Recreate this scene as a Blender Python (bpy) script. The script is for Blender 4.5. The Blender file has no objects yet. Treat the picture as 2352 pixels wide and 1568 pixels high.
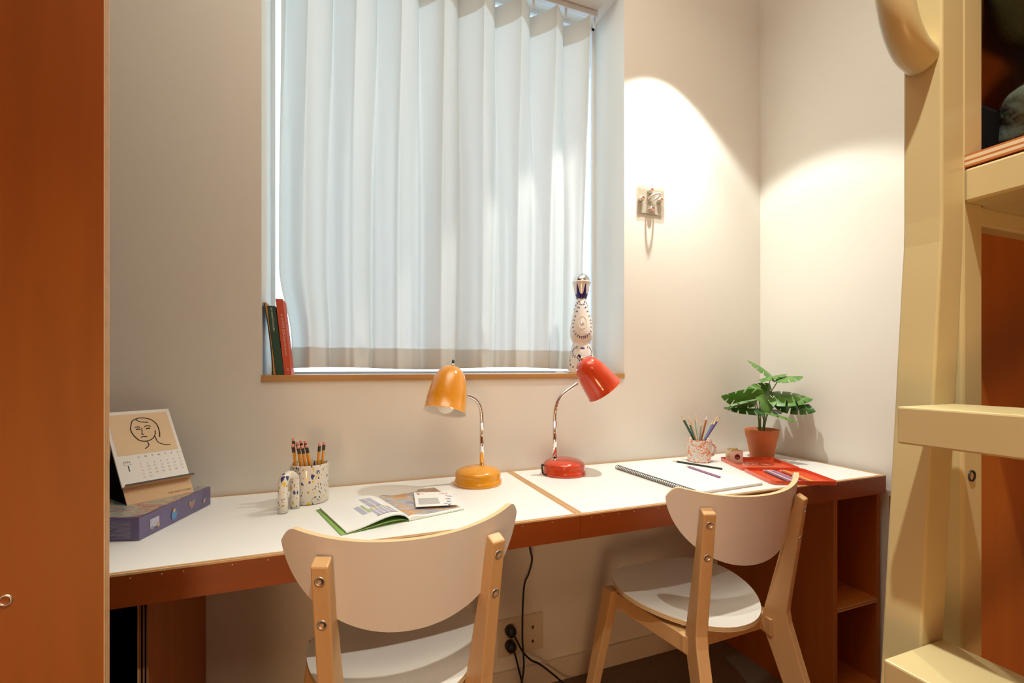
import bpy, math, random
from mathutils import Vector, Matrix
random.seed(7)
SC = bpy.context.scene
COL = SC.collection
PI = math.pi

# ------------------------------------------------------------------ camera
F_PX, W_PX, H_PX = 1055.0, 2352, 1568
YAW = math.radians(20.8)
cd = bpy.data.cameras.new('camera')
cam = bpy.data.objects.new('camera', cd); COL.objects.link(cam)
cam.location = (0, 0, 1.10)
cam.rotation_euler = (PI/2, 0, -YAW)
cd.sensor_width = 36.0; cd.sensor_fit = 'HORIZONTAL'
cd.lens = 36.0*F_PX/W_PX
cd.shift_y = (843-784)/W_PX
cd.clip_start = 0.02
SC.camera = cam

# ------------------------------------------------------------------ world, lights, exposure
SC.view_settings.view_transform = 'Standard'
SC.view_settings.look = 'None'
SC.view_settings.exposure = 0.06
SC.view_settings.gamma = 1.0
SC.view_settings.use_curve_mapping = False
w = bpy.data.worlds.new('overcast_sky'); SC.world = w; w.use_nodes = True
bg = w.node_tree.nodes['Background']
bg.inputs[0].default_value = (0.60, 0.83, 1.0, 1)
bg.inputs[1].default_value = 3.6
WARM = (1.0, 0.80, 0.52)
def spot(name, loc, power, angle, blend, radius, color=WARM, target=None):
    l = bpy.data.lights.new(name, 'SPOT'); l.energy = power; l.color = color
    l.spot_size = math.radians(angle); l.spot_blend = blend; l.shadow_soft_size = radius
    o = bpy.data.objects.new(name, l); COL.objects.link(o); o.location = loc
    if target is not None:
        o.rotation_euler = (Vector(target)-Vector(loc)).to_track_quat('-Z', 'Y').to_euler()
    return o
spot('downlight_over_desk', (1.15, 1.235, 2.41), 33, 96, 0.22, 0.018, (1.0, 1.0, 0.92))
spot('downlight_over_desk_beam', (1.15, 1.235, 2.40), 46, 80, 1.0, 0.018, (1.0, 1.0, 0.92))
spot('downlight_over_room', (0.15, 0.03, 2.42), 86, 82, 0.75, 0.018, (1.0, 1.0, 0.90))
def area(name, loc, rot, sx, sy, power, color):
    l = bpy.data.lights.new(name, 'AREA'); l.shape = 'RECTANGLE'; l.size = sx; l.size_y = sy; l.energy = power; l.color = color
    o = bpy.data.objects.new(name, l); COL.objects.link(o); o.location = loc; o.rotation_euler = rot; return o
rl_ = bpy.data.lights.new('added_warm_fill', 'POINT'); rl_.energy = 44; rl_.color = (1.0, 0.60, 0.28); rl_.shadow_soft_size = 0.25  # added low warm fill behind the camera, no known lamp there
ro_ = bpy.data.objects.new('added_warm_fill', rl_); COL.objects.link(ro_); ro_.location = (-0.75, -1.35, 0.48)
area('added_rear_fill', (0.0, -1.3, 2.74), (math.radians(20), 0, 0), 1.2, 0.5, 10, (1.0, 0.76, 0.46))  # added soft fill high at the rear, stands for no known fixture
area('added_bounce_fill', (0.4, 0.65, 2.56), (PI, 0, 0), 1.2, 0.7, 19, (1.0, 0.98, 0.86))  # added upward fill, bounced off the ceiling to lift the upper walls
pl = bpy.data.lights.new('window_portal', 'AREA'); pl.shape = 'RECTANGLE'; pl.size = 1.2; pl.size_y = 1.4
pl.cycles.is_portal = True
po = bpy.data.objects.new('window_portal', pl); COL.objects.link(po)
po.location = (0.403, 1.72, 1.777); po.rotation_euler = (-PI/2, 0, 0)

# ------------------------------------------------------------------ materials
def lin(r, g, b):
    f = lambda c: (c/255/12.92) if c/255 <= 0.04045 else ((c/255+0.055)/1.055)**2.4
    return (f(r), f(g), f(b), 1)
def mat(name, col, rough=0.5, metal=0.0, coat=0.0, spec=0.5, noise=None, bump=None):
    m = bpy.data.materials.new(name); m.use_nodes = True
    nt = m.node_tree; p = nt.nodes['Principled BSDF']
    c = col if len(col) == 4 else (*col, 1)
    p.inputs['Base Color'].default_value = c
    p.inputs['Roughness'].default_value = rough; p.inputs['Metallic'].default_value = metal
    p.inputs['Coat Weight'].default_value = coat; p.inputs['Specular IOR Level'].default_value = spec
    if noise or bump:
        tc = nt.nodes.new('ShaderNodeTexCoord')
    if noise:                                      # (scale vector, amount, detail)
        sc, amt = noise
        mp = nt.nodes.new('ShaderNodeMapping'); mp.inputs['Scale'].default_value = sc
        nt.links.new(tc.outputs['Object'], mp.inputs[0])
        n = nt.nodes.new('ShaderNodeTexNoise'); n.inputs['Scale'].default_value = 1; n.inputs['Detail'].default_value = 6
        nt.links.new(mp.outputs[0], n.inputs['Vector'])
        mx = nt.nodes.new('ShaderNodeMix'); mx.data_type = 'RGBA'
        mx.inputs[6].default_value = tuple(x*(1-amt) for x in c[:3])+(1,)
        mx.inputs[7].default_value = tuple(min(1, x*(1+amt)) for x in c[:3])+(1,)
        nt.links.new(n.outputs[0], mx.inputs[0]); nt.links.new(mx.outputs[2], p.inputs['Base Color'])
    if bump:                                       # (scale, strength, distance)
        n2 = nt.nodes.new('ShaderNodeTexNoise'); n2.inputs['Scale'].default_value = bump[0]; n2.inputs['Detail'].default_value = 4
        nt.links.new(tc.outputs['Object'], n2.inputs['Vector'])
        b = nt.nodes.new('ShaderNodeBump'); b.inputs['Strength'].default_value = bump[1]; b.inputs['Distance'].default_value = bump[2]
        nt.links.new(n2.outputs[0], b.inputs['Height']); nt.links.new(b.outputs[0], p.inputs['Normal'])
    return m
M = {}
M['wall'] = mat('cream_wall_paint', (0.80, 0.775, 0.71), 0.75, bump=(180, 0.06, 0.002))
M['ceiling'] = mat('white_ceiling_paint', (0.80, 0.78, 0.74), 0.8)
M['base'] = mat('cream_baseboard_paint', (0.74, 0.69, 0.60), 0.5)
M['floor'] = mat('brown_carpet', (0.20, 0.145, 0.10), 0.95, noise=((300, 300, 300), 0.5), bump=(500, 0.5, 0.003))
M['board'] = mat('orange_stained_plywood', (0.30, 0.080, 0.003), 0.5, noise=((26, 26, 2.2), 0.30))
M['brown'] = mat('red_brown_stained_plywood', (0.235, 0.045, 0.003), 0.45, noise=((3, 30, 30), 0.22))
M['brownv'] = mat('red_brown_stained_plywood_upright', (0.40, 0.105, 0.006), 0.5, noise=((30, 30, 2.5), 0.25))
M['ply1'] = mat('plywood_edge_light', (0.62, 0.40, 0.20), 0.5, noise=((6, 60, 60), 0.2))
M['ply2'] = mat('plywood_edge_dark', (0.42, 0.19, 0.07), 0.5, noise=((6, 60, 60), 0.2))
M['plyA'] = mat('pale_plywood_veneer_edge', (0.74, 0.60, 0.38), 0.5)
M['plyB'] = mat('orange_plywood_veneer_edge', (0.50, 0.16, 0.04), 0.5)
M['lam'] = mat('white_laminate', (0.86, 0.85, 0.82), 0.35)
M['sill'] = mat('oak_window_sill', (0.50, 0.27, 0.10), 0.45, noise=((4, 30, 90), 0.35))
M['shell'] = mat('white_chair_laminate', (0.82, 0.77, 0.70), 0.32)
M['birch'] = mat('birch_wood', (0.66, 0.40, 0.175), 0.42, noise=((35, 35, 4), 0.12))
M['be1'] = mat('birch_ply_edge_pale', (0.80, 0.62, 0.36), 0.5)
M['be2'] = mat('birch_ply_edge_tan', (0.62, 0.42, 0.20), 0.5)
M['chrome'] = mat('polished_chrome', (0.85, 0.85, 0.86), 0.07, 1.0)
M['steel'] = mat('brushed_steel', (0.72, 0.70, 0.67), 0.38, 1.0)
M['copper'] = mat('copper_fill', (0.55, 0.20, 0.10), 0.4)
M['black'] = mat('black_plastic', (0.012, 0.011, 0.010), 0.45)
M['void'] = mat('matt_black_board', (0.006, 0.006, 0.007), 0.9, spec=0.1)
M['cream'] = mat('cream_powder_coat', (0.60, 0.49, 0.25), 0.33)
M['yellow'] = mat('amber_lamp_enamel', (0.80, 0.33, 0.018), 0.16, coat=0.6)
M['red'] = mat('red_lamp_enamel', (0.64, 0.060, 0.018), 0.14, coat=0.7)
M['liner'] = mat('white_lamp_lining', (0.80, 0.78, 0.72), 0.5)
M['bulb'] = mat('opal_glass_bulb', (0.90, 0.88, 0.82), 0.15)
M['terra'] = mat('terracotta', (0.58, 0.185, 0.060), 0.7, noise=((25, 25, 25), 0.15))
M['soil'] = mat('dark_potting_filler', (0.09, 0.05, 0.03), 0.9)
M['stem'] = mat('green_plant_stem', (0.12, 0.22, 0.05), 0.5)
M['paper'] = mat('white_paper', (0.85, 0.845, 0.82), 0.6)
M['kraft'] = mat('kraft_board', (0.66, 0.44, 0.25), 0.7, noise=((200, 200, 200), 0.06))
M['peach'] = mat('peach_print', (0.80, 0.60, 0.38), 0.6)
M['ink'] = mat('dark_ink', (0.020, 0.014, 0.012), 0.6)
M['grey'] = mat('grey_ink', (0.30, 0.28, 0.27), 0.6)
M['pink'] = mat('pink_ink', (0.75, 0.36, 0.32), 0.6)
M['white'] = mat('white_ink', (0.86, 0.84, 0.82), 0.5)
M['purple'] = mat('violet_box_print', (0.105, 0.080, 0.20), 0.22, coat=0.5, noise=((14, 14, 14), 0.25))
M['green_bk'] = mat('dark_green_book_cloth', (0.028, 0.075, 0.050), 0.7)
M['red_bk'] = mat('coral_red_book_cover', (0.62, 0.095, 0.045), 0.6)
M['teal_bk'] = mat('dark_teal_cover', (0.014, 0.055, 0.075), 0.5)
M['orange_bk'] = mat('ochre_book_cover', (0.62, 0.26, 0.035), 0.6)
M['page'] = mat('book_pages', (0.75, 0.70, 0.60), 0.8)
M['tin'] = mat('red_enamelled_tin', (0.78, 0.115, 0.045), 0.24, coat=0.4)
M['mag_green'] = mat('green_magazine_cover', (0.24, 0.44, 0.09), 0.4)
M['mag_dark'] = mat('dark_green_magazine_inside', (0.02, 0.12, 0.04), 0.4)
M['lav'] = mat('lavender_print', (0.46, 0.46, 0.58), 0.6, noise=((150, 150, 150), 0.35))
M['lime'] = mat('lime_print', (0.42, 0.52, 0.26), 0.6)
M['goldp'] = mat('gold_print', (0.75, 0.50, 0.15), 0.6)
M['maroon'] = mat('maroon_sticker', (0.10, 0.02, 0.015), 0.5)
M['blush'] = mat('blush_card', (0.85, 0.72, 0.65), 0.6)
M['tape'] = mat('gold_tape', (0.70, 0.52, 0.18), 0.35)
M['ceramic'] = mat('white_glazed_ceramic', (0.80, 0.77, 0.72), 0.12, coat=0.5)
M['cobalt'] = mat('cobalt_blue_glaze', (0.020, 0.016, 0.17), 0.15, coat=0.5)
M['silver'] = mat('silver_cap', (0.80, 0.80, 0.80), 0.16, 1.0)
M['fabric_dk'] = mat('dark_green_cotton', (0.040, 0.058, 0.030), 0.85, bump=(220, 0.5, 0.003))
M['fabric_sheen'] = mat('grey_green_satin', (0.115, 0.135, 0.10), 0.42, bump=(16, 0.6, 0.02))
M['plastic_plate'] = mat('cream_plastic', (0.72, 0.62, 0.47), 0.4)
M['recess'] = mat('dark_recess', (0.10, 0.06, 0.03), 0.8)
M['wframe'] = mat('white_window_frame', (0.80, 0.82, 0.84), 0.4)
M['railm'] = mat('white_curtain_rail', (0.72, 0.74, 0.76), 0.4)
M['gr'] = mat('graphite_ferrule', (0.045, 0.042, 0.036), 0.4, 0.3)
M['eraser'] = mat('pink_eraser', (0.75, 0.32, 0.27), 0.8)
M['pencil_y'] = mat('orange_yellow_lacquer', (0.80, 0.36, 0.025), 0.3, coat=0.3)
M['rawwood'] = mat('sharpened_pencil_wood', (0.74, 0.55, 0.33), 0.7)

def nodes(name):
    m = bpy.data.materials.new(name); m.use_nodes = True
    return m, m.node_tree, m.node_tree.nodes['Principled BSDF']
def curtain_mat():
    m = bpy.data.materials.new('translucent_white_curtain_cloth'); m.use_nodes = True
    nt = m.node_tree; N = nt.nodes; N.remove(N['Principled BSDF'])
    out = [n for n in N if n.type == 'OUTPUT_MATERIAL'][0]
    d = N.new('ShaderNodeBsdfDiffuse'); d.inputs[0].default_value = (0.74, 0.72, 0.68, 1)
    t = N.new('ShaderNodeBsdfTranslucent'); t.inputs[0].default_value = (0.80, 0.79, 0.74, 1)
    tc = N.new('ShaderNodeTexCoord'); mp = N.new('ShaderNodeMapping'); mp.inputs['Scale'].default_value = (700, 700, 700)
    nz = N.new('ShaderNodeTexNoise'); nz.inputs['Scale'].default_value = 1.0
    b = N.new('ShaderNodeBump'); b.inputs['Strength'].default_value = 0.25; b.inputs['Distance'].default_value = 0.001
    nt.links.new(tc.outputs['Object'], mp.inputs[0]); nt.links.new(mp.outputs[0], nz.inputs['Vector'])
    nt.links.new(nz.outputs[0], b.inputs['Height'])
    nt.links.new(b.outputs[0], d.inputs['Normal']); nt.links.new(b.outputs[0], t.inputs['Normal'])
    mx = N.new('ShaderNodeMixShader'); mx.inputs[0].default_value = 0.40
    nt.links.new(d.outputs[0], mx.inputs[1]); nt.links.new(t.outputs[0], mx.inputs[2]); nt.links.new(mx.outputs[0], out.inputs[0])
    return m
M['curtain'] = curtain_mat()
def clear_mat(name, tint, gloss):
    m = bpy.data.materials.new(name); m.use_nodes = True
    nt = m.node_tree; N = nt.nodes; N.remove(N['Principled BSDF'])
    out = [n for n in N if n.type == 'OUTPUT_MATERIAL'][0]
    t = N.new('ShaderNodeBsdfTransparent'); t.inputs[0].default_value = (*tint, 1)
    g = N.new('ShaderNodeBsdfGlossy'); g.inputs['Roughness'].default_value = 0.03
    lw = N.new('ShaderNodeFresnel'); lw.inputs[0].default_value = 1.45
    ma = N.new('ShaderNodeMath'); ma.operation = 'MULTIPLY'; ma.inputs[1].default_value = gloss
    nt.links.new(lw.outputs[0], ma.inputs[0])
    mx = N.new('ShaderNodeMixShader'); nt.links.new(ma.outputs[0], mx.inputs[0])
    nt.links.new(t.outputs[0], mx.inputs[1]); nt.links.new(g.outputs[0], mx.inputs[2]); nt.links.new(mx.outputs[0], out.inputs[0])
    return m
M['glass'] = clear_mat('window_glass', (0.97, 0.98, 0.98), 1.0)
M['acrylic'] = clear_mat('clear_acrylic_plate', (0.95, 0.94, 0.91), 0.45)
def speckle(name, base, layers, rough=0.15):
    """glazed base with paint spots: layers = (scale, threshold, keep, colour)"""
    m, nt, p = nodes(name); N = nt.nodes; L = nt.links
    p.inputs['Roughness'].default_value = rough; p.inputs['Coat Weight'].default_value = 0.4
    tc = N.new('ShaderNodeTexCoord')
    nz = N.new('ShaderNodeTexNoise'); nz.inputs['Scale'].default_value = 60
    L.new(tc.outputs['Object'], nz.inputs['Vector'])
    vm = N.new('ShaderNodeVectorMath'); vm.operation = 'SCALE'; vm.inputs['Scale'].default_value = 0.010
    L.new(nz.outputs['Color'], vm.inputs[0])
    ad = N.new('ShaderNodeVectorMath'); L.new(tc.outputs['Object'], ad.inputs[0]); L.new(vm.outputs[0], ad.inputs[1])
    prev = None
    for k, (sc, th, keep, col) in enumerate(layers):
        mp = N.new('ShaderNodeMapping'); mp.inputs['Location'].default_value = (k*3.1, k*1.7, k*2.3); mp.inputs['Scale'].default_value = (1, 1, 0.62)
        L.new(ad.outputs[0], mp.inputs[0])
        v = N.new('ShaderNodeTexVoronoi'); v.inputs['Scale'].default_value = sc; L.new(mp.outputs[0], v.inputs['Vector'])
        sp = N.new('ShaderNodeSeparateColor'); L.new(v.outputs['Color'], sp.inputs[0])
        # spot radius varies from cell to cell
        r = N.new('ShaderNodeMath'); r.operation = 'MULTIPLY'; L.new(sp.outputs[1], r.inputs[0]); r.inputs[1].default_value = th
        a = N.new('ShaderNodeMath'); a.operation = 'LESS_THAN'; L.new(v.outputs['Distance'], a.inputs[0]); L.new(r.outputs[0], a.inputs[1])
        c = N.new('ShaderNodeMath'); c.operation = 'LESS_THAN'; L.new(sp.outputs[0], c.inputs[0]); c.inputs[1].default_value = keep
        d = N.new('ShaderNodeMath'); d.operation = 'MULTIPLY'; L.new(a.outputs[0], d.inputs[0]); L.new(c.outputs[0], d.inputs[1])
        mx = N.new('ShaderNodeMix'); mx.data_type = 'RGBA'; L.new(d.outputs[0], mx.inputs[0])
        if prev is None: mx.inputs[6].default_value = (*base, 1)
        else: L.new(prev, mx.inputs[6])
        mx.inputs[7].default_value = (*col, 1); prev = mx.outputs[2]
    L.new(prev, p.inputs['Base Color'])
    return m
YL, BL = (0.80, 0.58, 0.05), (0.035, 0.055, 0.20)
M['splat'] = speckle('splatter_glazed_ceramic', (0.76, 0.72, 0.64),
    [(72, 0.50, 0.40, YL), (130, 0.50, 0.40, YL), (80, 0.44, 0.24, BL), (150, 0.46, 0.40, BL), (260, 0.5, 0.45, (0.2, 0.18, 0.12))])
def blotch(name, c0, c1, scale, lo, hi, rough=0.2, dist=1.5):
    m, nt, p = nodes(name); N = nt.nodes; L = nt.links
    p.inputs['Roughness'].default_value = rough; p.inputs['Coat Weight'].default_value = 0.3
    tc = N.new('ShaderNodeTexCoord'); n = N.new('ShaderNodeTexNoise'); n.inputs['Scale'].default_value = scale
    n.inputs['Detail'].default_value = 3; n.inputs['Distortion'].default_value = dist; L.new(tc.outputs['Object'], n.inputs['Vector'])
    r = N.new('ShaderNodeValToRGB'); r.color_ramp.elements[0].position = lo; r.color_ramp.elements[1].position = hi
    r.color_ramp.elements[0].color = (*c0, 1); r.color_ramp.elements[1].color = (*c1, 1)
    L.new(n.outputs[0], r.inputs[0]); L.new(r.outputs[0], p.inputs['Base Color'])
    return m
M['omug'] = blotch('orange_marbled_ceramic', (0.82, 0.78, 0.72), (0.80, 0.24, 0.06), 85, 0.52, 0.55)
def ramp_print(name, stops, scale, dist=2.0, rough=0.35, stretch=(1, 1, 1)):
    m, nt, p = nodes(name); N = nt.nodes; L = nt.links
    p.inputs['Roughness'].default_value = rough
    tc = N.new('ShaderNodeTexCoord'); mp = N.new('ShaderNodeMapping'); mp.inputs['Scale'].default_value = stretch
    L.new(tc.outputs['Object'], mp.inputs[0])
    n = N.new('ShaderNodeTexNoise'); n.inputs['Scale'].default_value = scale; n.inputs['Distortion'].default_value = dist
    n.inputs['Detail'].default_value = 5; L.new(mp.outputs[0], n.inputs['Vector'])
    r = N.new('ShaderNodeValToRGB'); e = r.color_ramp.elements
    e[0].position, e[0].color = stops[0][0], (*stops[0][1], 1); e[1].position, e[1].color = stops[-1][0], (*stops[-1][1], 1)
    for pos, c in stops[1:-1]:
        q = e.new(pos); q.color = (*c, 1)
    L.new(n.outputs[0], r.inputs[0]); L.new(r.outputs[0], p.inputs['Base Color'])
    return m
M['boxtop'] = ramp_print('painted_puzzle_picture', [(0.3, (0.10, 0.08, 0.22)), (0.42, (0.20, 0.30, 0.34)), (0.5, (0.45, 0.45, 0.34)), (0.58, (0.42, 0.24, 0.20)), (0.7, (0.14, 0.10, 0.22))], 13, 2.5, 0.18)
M['photo'] = ramp_print('magazine_photograph', [(0.32, (0.12, 0.08, 0.06)), (0.42, (0.36, 0.37, 0.44)), (0.5, (0.50, 0.52, 0.58)), (0.55, (0.62, 0.30, 0.08)), (0.62, (0.75, 0.42, 0.14)), (0.70, (0.28, 0.26, 0.28))], 30, 1.2, 0.3, (0.55, 1.9, 1))
M['photo2'] = ramp_print('brown_photograph', [(0.35, (0.20, 0.12, 0.08)), (0.55, (0.42, 0.27, 0.16)), (0.7, (0.30, 0.28, 0.26))], 40, 1.0, 0.3)
def leaf_mat(name, c0, c1):
    m, nt, p = nodes(name); N = nt.nodes; L = nt.links
    p.inputs['Roughness'].default_value = 0.32; p.inputs['Subsurface Weight'].default_value = 0.0
    tc = N.new('ShaderNodeTexCoord'); n = N.new('ShaderNodeTexNoise'); n.inputs['Scale'].default_value = 28; L.new(tc.outputs['Object'], n.inputs['Vector'])
    r = N.new('ShaderNodeValToRGB'); r.color_ramp.elements[0].position = 0.35; r.color_ramp.elements[1].position = 0.7
    r.color_ramp.elements[0].color = (*c0, 1); r.color_ramp.elements[1].color = (*c1, 1)
    L.new(n.outputs[0], r.inputs[0]); L.new(r.outputs[0], p.inputs['Base Color'])
    out = [q for q in N if q.type == 'OUTPUT_MATERIAL'][0]
    t = N.new('ShaderNodeBsdfTranslucent'); t.inputs[0].default_value = (0.30, 0.50, 0.05, 1)
    mx = N.new('ShaderNodeMixShader'); mx.inputs[0].default_value = 0.22
    L.new(p.outputs[0], mx.inputs[1]); L.new(t.outputs[0], mx.inputs[2]); L.new(mx.outputs[0], out.inputs[0])
    return m
M['leaf'] = leaf_mat('fresh_green_leaf', (0.10, 0.26, 0.045), (0.22, 0.42, 0.10))
M['leaf_dk'] = leaf_mat('deep_green_leaf', (0.025, 0.11, 0.020), (0.07, 0.20, 0.045))
M['leaf_pale'] = leaf_mat('pale_green_leaf', (0.18, 0.36, 0.14), (0.34, 0.52, 0.27))
_pc = {}
def pcol(name, rgb):
    if name not in _pc: _pc[name] = mat(name+'_pencil_lacquer', rgb, 0.3, coat=0.3)
    return _pc[name]

# ------------------------------------------------------------------ mesh helpers
class G:
    def __init__(s): s.v = []; s.f = []; s.m = []; s.s = []
    def add(s, V, F, m=0, smooth=False):
        o = len(s.v); s.v += [tuple(p) for p in V]
        for f in F: s.f.append(tuple(i+o for i in f)); s.m.append(m); s.s.append(smooth)
        return s
    def hexa(s, P, m=0):          # P: 4 bottom (ccw from above), 4 top
        return s.add(P, [(3, 2, 1, 0), (4, 5, 6, 7), (0, 1, 5, 4), (1, 2, 6, 5), (2, 3, 7, 6), (3, 0, 4, 7)], m)
    def box(s, x0, x1, y0, y1, z0, z1, m=0):
        return s.hexa([(x0, y0, z0), (x1, y0, z0), (x1, y1, z0), (x0, y1, z0), (x0, y0, z1), (x1, y0, z1), (x1, y1, z1), (x0, y1, z1)], m)
    def obox(s, o, ex, ey, ez, m=0):
        o, ex, ey, ez = map(Vector, (o, ex, ey, ez))
        return s.hexa([o, o+ex, o+ex+ey, o+ey, o+ez, o+ex+ez, o+ex+ey+ez, o+ey+ez], m)
    def prism(s, poly, ext, m=0, mside=None, smooth=False):   # poly: 3D ring, extruded by ext
        n = len(poly); e = Vector(ext); A = [Vector(p) for p in poly]
        s.add(A+[p+e for p in A], [tuple(range(n-1, -1, -1)), tuple(range(n, 2*n))], m)
        o = len(s.v)-2*n
        for i in range(n):
            j = (i+1) % n
            s.f.append((o+i, o+j, o+n+j, o+n+i)); s.m.append(m if mside is None else mside); s.s.append(smooth)
        return s
    def lathe(s, prof, n=32, m=0, c=(0, 0, 0), axis=None, cap0=False, cap1=False, smooth=True):
        """prof: (r, h). axis: direction of h"""
        ax = Vector(axis if axis else (0, 0, 1)).normalized(); q = ax.to_track_quat('Z', 'Y'); c = Vector(c)
        V = []; k = len(prof)
        for r, h in prof:
            for i in range(n):
                a = 2*PI*i/n; V.append(c+q @ Vector((r*math.cos(a), r*math.sin(a), h)))
        F = []
        for j in range(k-1):
            for i in range(n):
                i2 = (i+1) % n; F.append((j*n+i, j*n+i2, (j+1)*n+i2, (j+1)*n+i))
        s.add(V, F, m, smooth)
        o = len(s.v)-k*n
        if cap0: s.f.append(tuple(o+i for i in range(n-1, -1, -1))); s.m.append(m); s.s.append(False)
        if cap1: s.f.append(tuple(o+(k-1)*n+i for i in range(n))); s.m.append(m); s.s.append(False)
        return s
    def tube(s, path, r, n=12, m=0, caps=True, smooth=True):
        P = [Vector(p) for p in path]; k = len(P)
        R = r if isinstance(r, (list, tuple)) else [r]*k
        t0 = (P[1]-P[0]).normalized()
        u = t0.orthogonal().normalized(); V = []
        for i in range(k):
            t = (P[min(i+1, k-1)]-P[max(i-1, 0)]).normalized()
            u = (u-t*u.dot(t)).normalized(); w_ = t.cross(u)
            for a in range(n):
                q = 2*PI*a/n; V.append(P[i]+(u*math.cos(q)+w_*math.sin(q))*R[i])
        F = []
        for j in range(k-1):
            for i in range(n):
                i2 = (i+1) % n; F.append((j*n+i, j*n+i2, (j+1)*n+i2, (j+1)*n+i))
        s.add(V, F, m, smooth)
        if caps:
            o = len(s.v)-k*n
            s.f.append(tuple(o+i for i in range(n-1, -1, -1))); s.m.append(m); s.s.append(False)
            s.f.append(tuple(o+(k-1)*n+i for i in range(n))); s.m.append(m); s.s.append(False)
        return s
    def grid(s, fn, nu, nv, m=0, smooth=True, skip=None):
        V = [fn(i/nu, j/nv) for j in range(nv+1) for i in range(nu+1)]
        F = []
        for j in range(nv):
            for i in range(nu):
                if skip and skip((i+.5)/nu, (j+.5)/nv): continue
                a = j*(nu+1)+i; F.append((a, a+1, a+nu+2, a+nu+1))
        return s.add(V, F, m, smooth)
    def text(s, txt, o, ex, ey, size, m=0, align='LEFT', lift=0.0):
        """flat lettering laid on a surface: o origin, ex reading direction, ey up direction"""
        o, ex, ey = Vector(o), Vector(ex).normalized(), Vector(ey).normalized()
        V, F = glyphs(txt, align)
        nn = ex.cross(ey)
        return s.add([o+ex*(x*size)+ey*(y*size)+nn*lift for x, y in V], F, m)
    def build(s, name, mats, parent=None, loc=None, bevel=0, solid=0, sub=0):
        me = bpy.data.meshes.new(name)
        base = Vector((0, 0, 0))
        if parent is not None:
            p = parent
            while p is not None:
                base += Vector(p.location); p = p.parent
            if parent.get('local'): base = Vector((0, 0, 0))
        elif loc is not None: base = Vector(loc)
        me.from_pydata([tuple(Vector(p)-base) for p in s.v], [], s.f)
        for q in (mats if isinstance(mats, (list, tuple)) else [mats]):
            me.materials.append(M[q] if isinstance(q, str) else q)
        me.polygons.foreach_set('material_index', s.m); me.polygons.foreach_set('use_smooth', s.s)
        me.update()
        o = bpy.data.objects.new(name, me); COL.objects.link(o)
        if parent is not None:
            o.parent = parent
            if parent.get('local'): o['local'] = 1
        elif loc is not None: o.location = loc
        if bevel:
            b = o.modifiers.new('bevel', 'BEVEL'); b.width = bevel; b.segments = 2; b.limit_method = 'ANGLE'; b.angle_limit = math.radians(40)
        if solid:
            b = o.modifiers.new('solid', 'SOLIDIFY'); b.thickness = solid; b.offset = 0
        if sub:
            b = o.modifiers.new('sub', 'SUBSURF'); b.levels = sub; b.render_levels = sub
        return o
_gl = {}
def glyphs(txt, align='LEFT'):
    k = (txt, align)
    if k in _gl: return _gl[k]
    cu = bpy.data.curves.new('t', 'FONT'); cu.body = txt; cu.align_x = align; cu.resolution_u = 2
    ob = bpy.data.objects.new('t', cu); COL.objects.link(ob)
    dg = bpy.context.evaluated_depsgraph_get(); me = ob.evaluated_get(dg).to_mesh()
    V = [(v.co.x, v.co.y) for v in me.vertices]; F = [tuple(p.vertices) for p in me.polygons]
    ob.evaluated_get(dg).to_mesh_clear()
    bpy.data.objects.remove(ob); bpy.data.curves.remove(cu)
    _gl[k] = (V, F); return _gl[k]
def tag(o, label, cat, group=None):
    o['label'] = label; o['category'] = cat
    if group: o['group'] = group
    return o
def thing(name, label, cat, loc, group=None, rotz=0, local=False):
    o = bpy.data.objects.new(name, None); COL.objects.link(o)
    o.location = loc; o.rotation_euler = (0, 0, rotz); o.empty_display_size = 0.05
    if local: o['local'] = 1
    return tag(o, label, cat, group)
def struct(o):
    o['kind'] = 'structure'; return o
def kids(o): return [c for c in o.children]
def dup(o, parent=None):
    c = o.copy(); COL.objects.link(c); c.parent = parent
    for ch in list(o.children): dup(ch, c)
    return c
def spline(P, n=8):
    """Catmull-Rom through P"""
    P = [Vector(p) for p in P]; Q = [P[0]*2-P[1]]+P+[P[-1]*2-P[-2]]; out = []
    for i in range(1, len(Q)-2):
        a, b, c, d = Q[i-1:i+3]
        for k in range(n):
            t = k/n
            out.append(0.5*((2*b)+(c-a)*t+(2*a-5*b+4*c-d)*t*t+(3*b-a-3*c+d)*t**3))
    out.append(P[-1]); return out
def lerp(a, b, t): return a+(b-a)*t

# ------------------------------------------------------------------ room shell
YB, DZ = 1.459, 0.7475         # back wall, desk top height
XR = 1.690
WX0, WX1, WZ0, WZ1 = -0.2, 1.0042, 1.059, 2.517
g = G()
g.box(-1.5, WX0, YB, 1.72, 0, 2.78); g.box(WX1, 1.9, YB, 1.72, 0, 2.78)
g.box(WX0, WX1, YB, 1.72, 0, WZ0); g.box(WX0, WX1, YB, 1.72, WZ1, 2.78)
struct(g.build('wall_back', 'wall'))
struct(G().box(XR, XR+0.15, -2.3, YB, 0, 2.78).build('wall_right', 'wall'))
struct(G().box(-1.55, -1.4, -2.3, YB, 0, 2.78).build('wall_left', 'board'))
struct(G().box(-1.55, XR+0.15, -2.45, -2.3, 0, 2.78).build('wall_rear', 'board'))
struct(G().box(-1.6, 1.9, -2.45, 1.72, -0.1, 0).build('floor', 'floor'))
struct(G().box(-1.6, 1.9, -2.45, 1.72, 2.78, 2.88).build('ceiling', 'ceiling'))
struct(G().box(-0.333, 1.4539, YB-0.012, YB, 0, 0.076).build('baseboard_back', 'base', bevel=0.002))
struct(G().box(WX0, WX1, YB-0.004, 1.70, WZ0, 1.0774).build('trim_1', 'sill', bevel=0.0012))
struct(G().box(XR-0.012, XR, 0.42, 0.962, 0, 0.682).build('trim_2', 'brownv', bevel=0.001))
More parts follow.
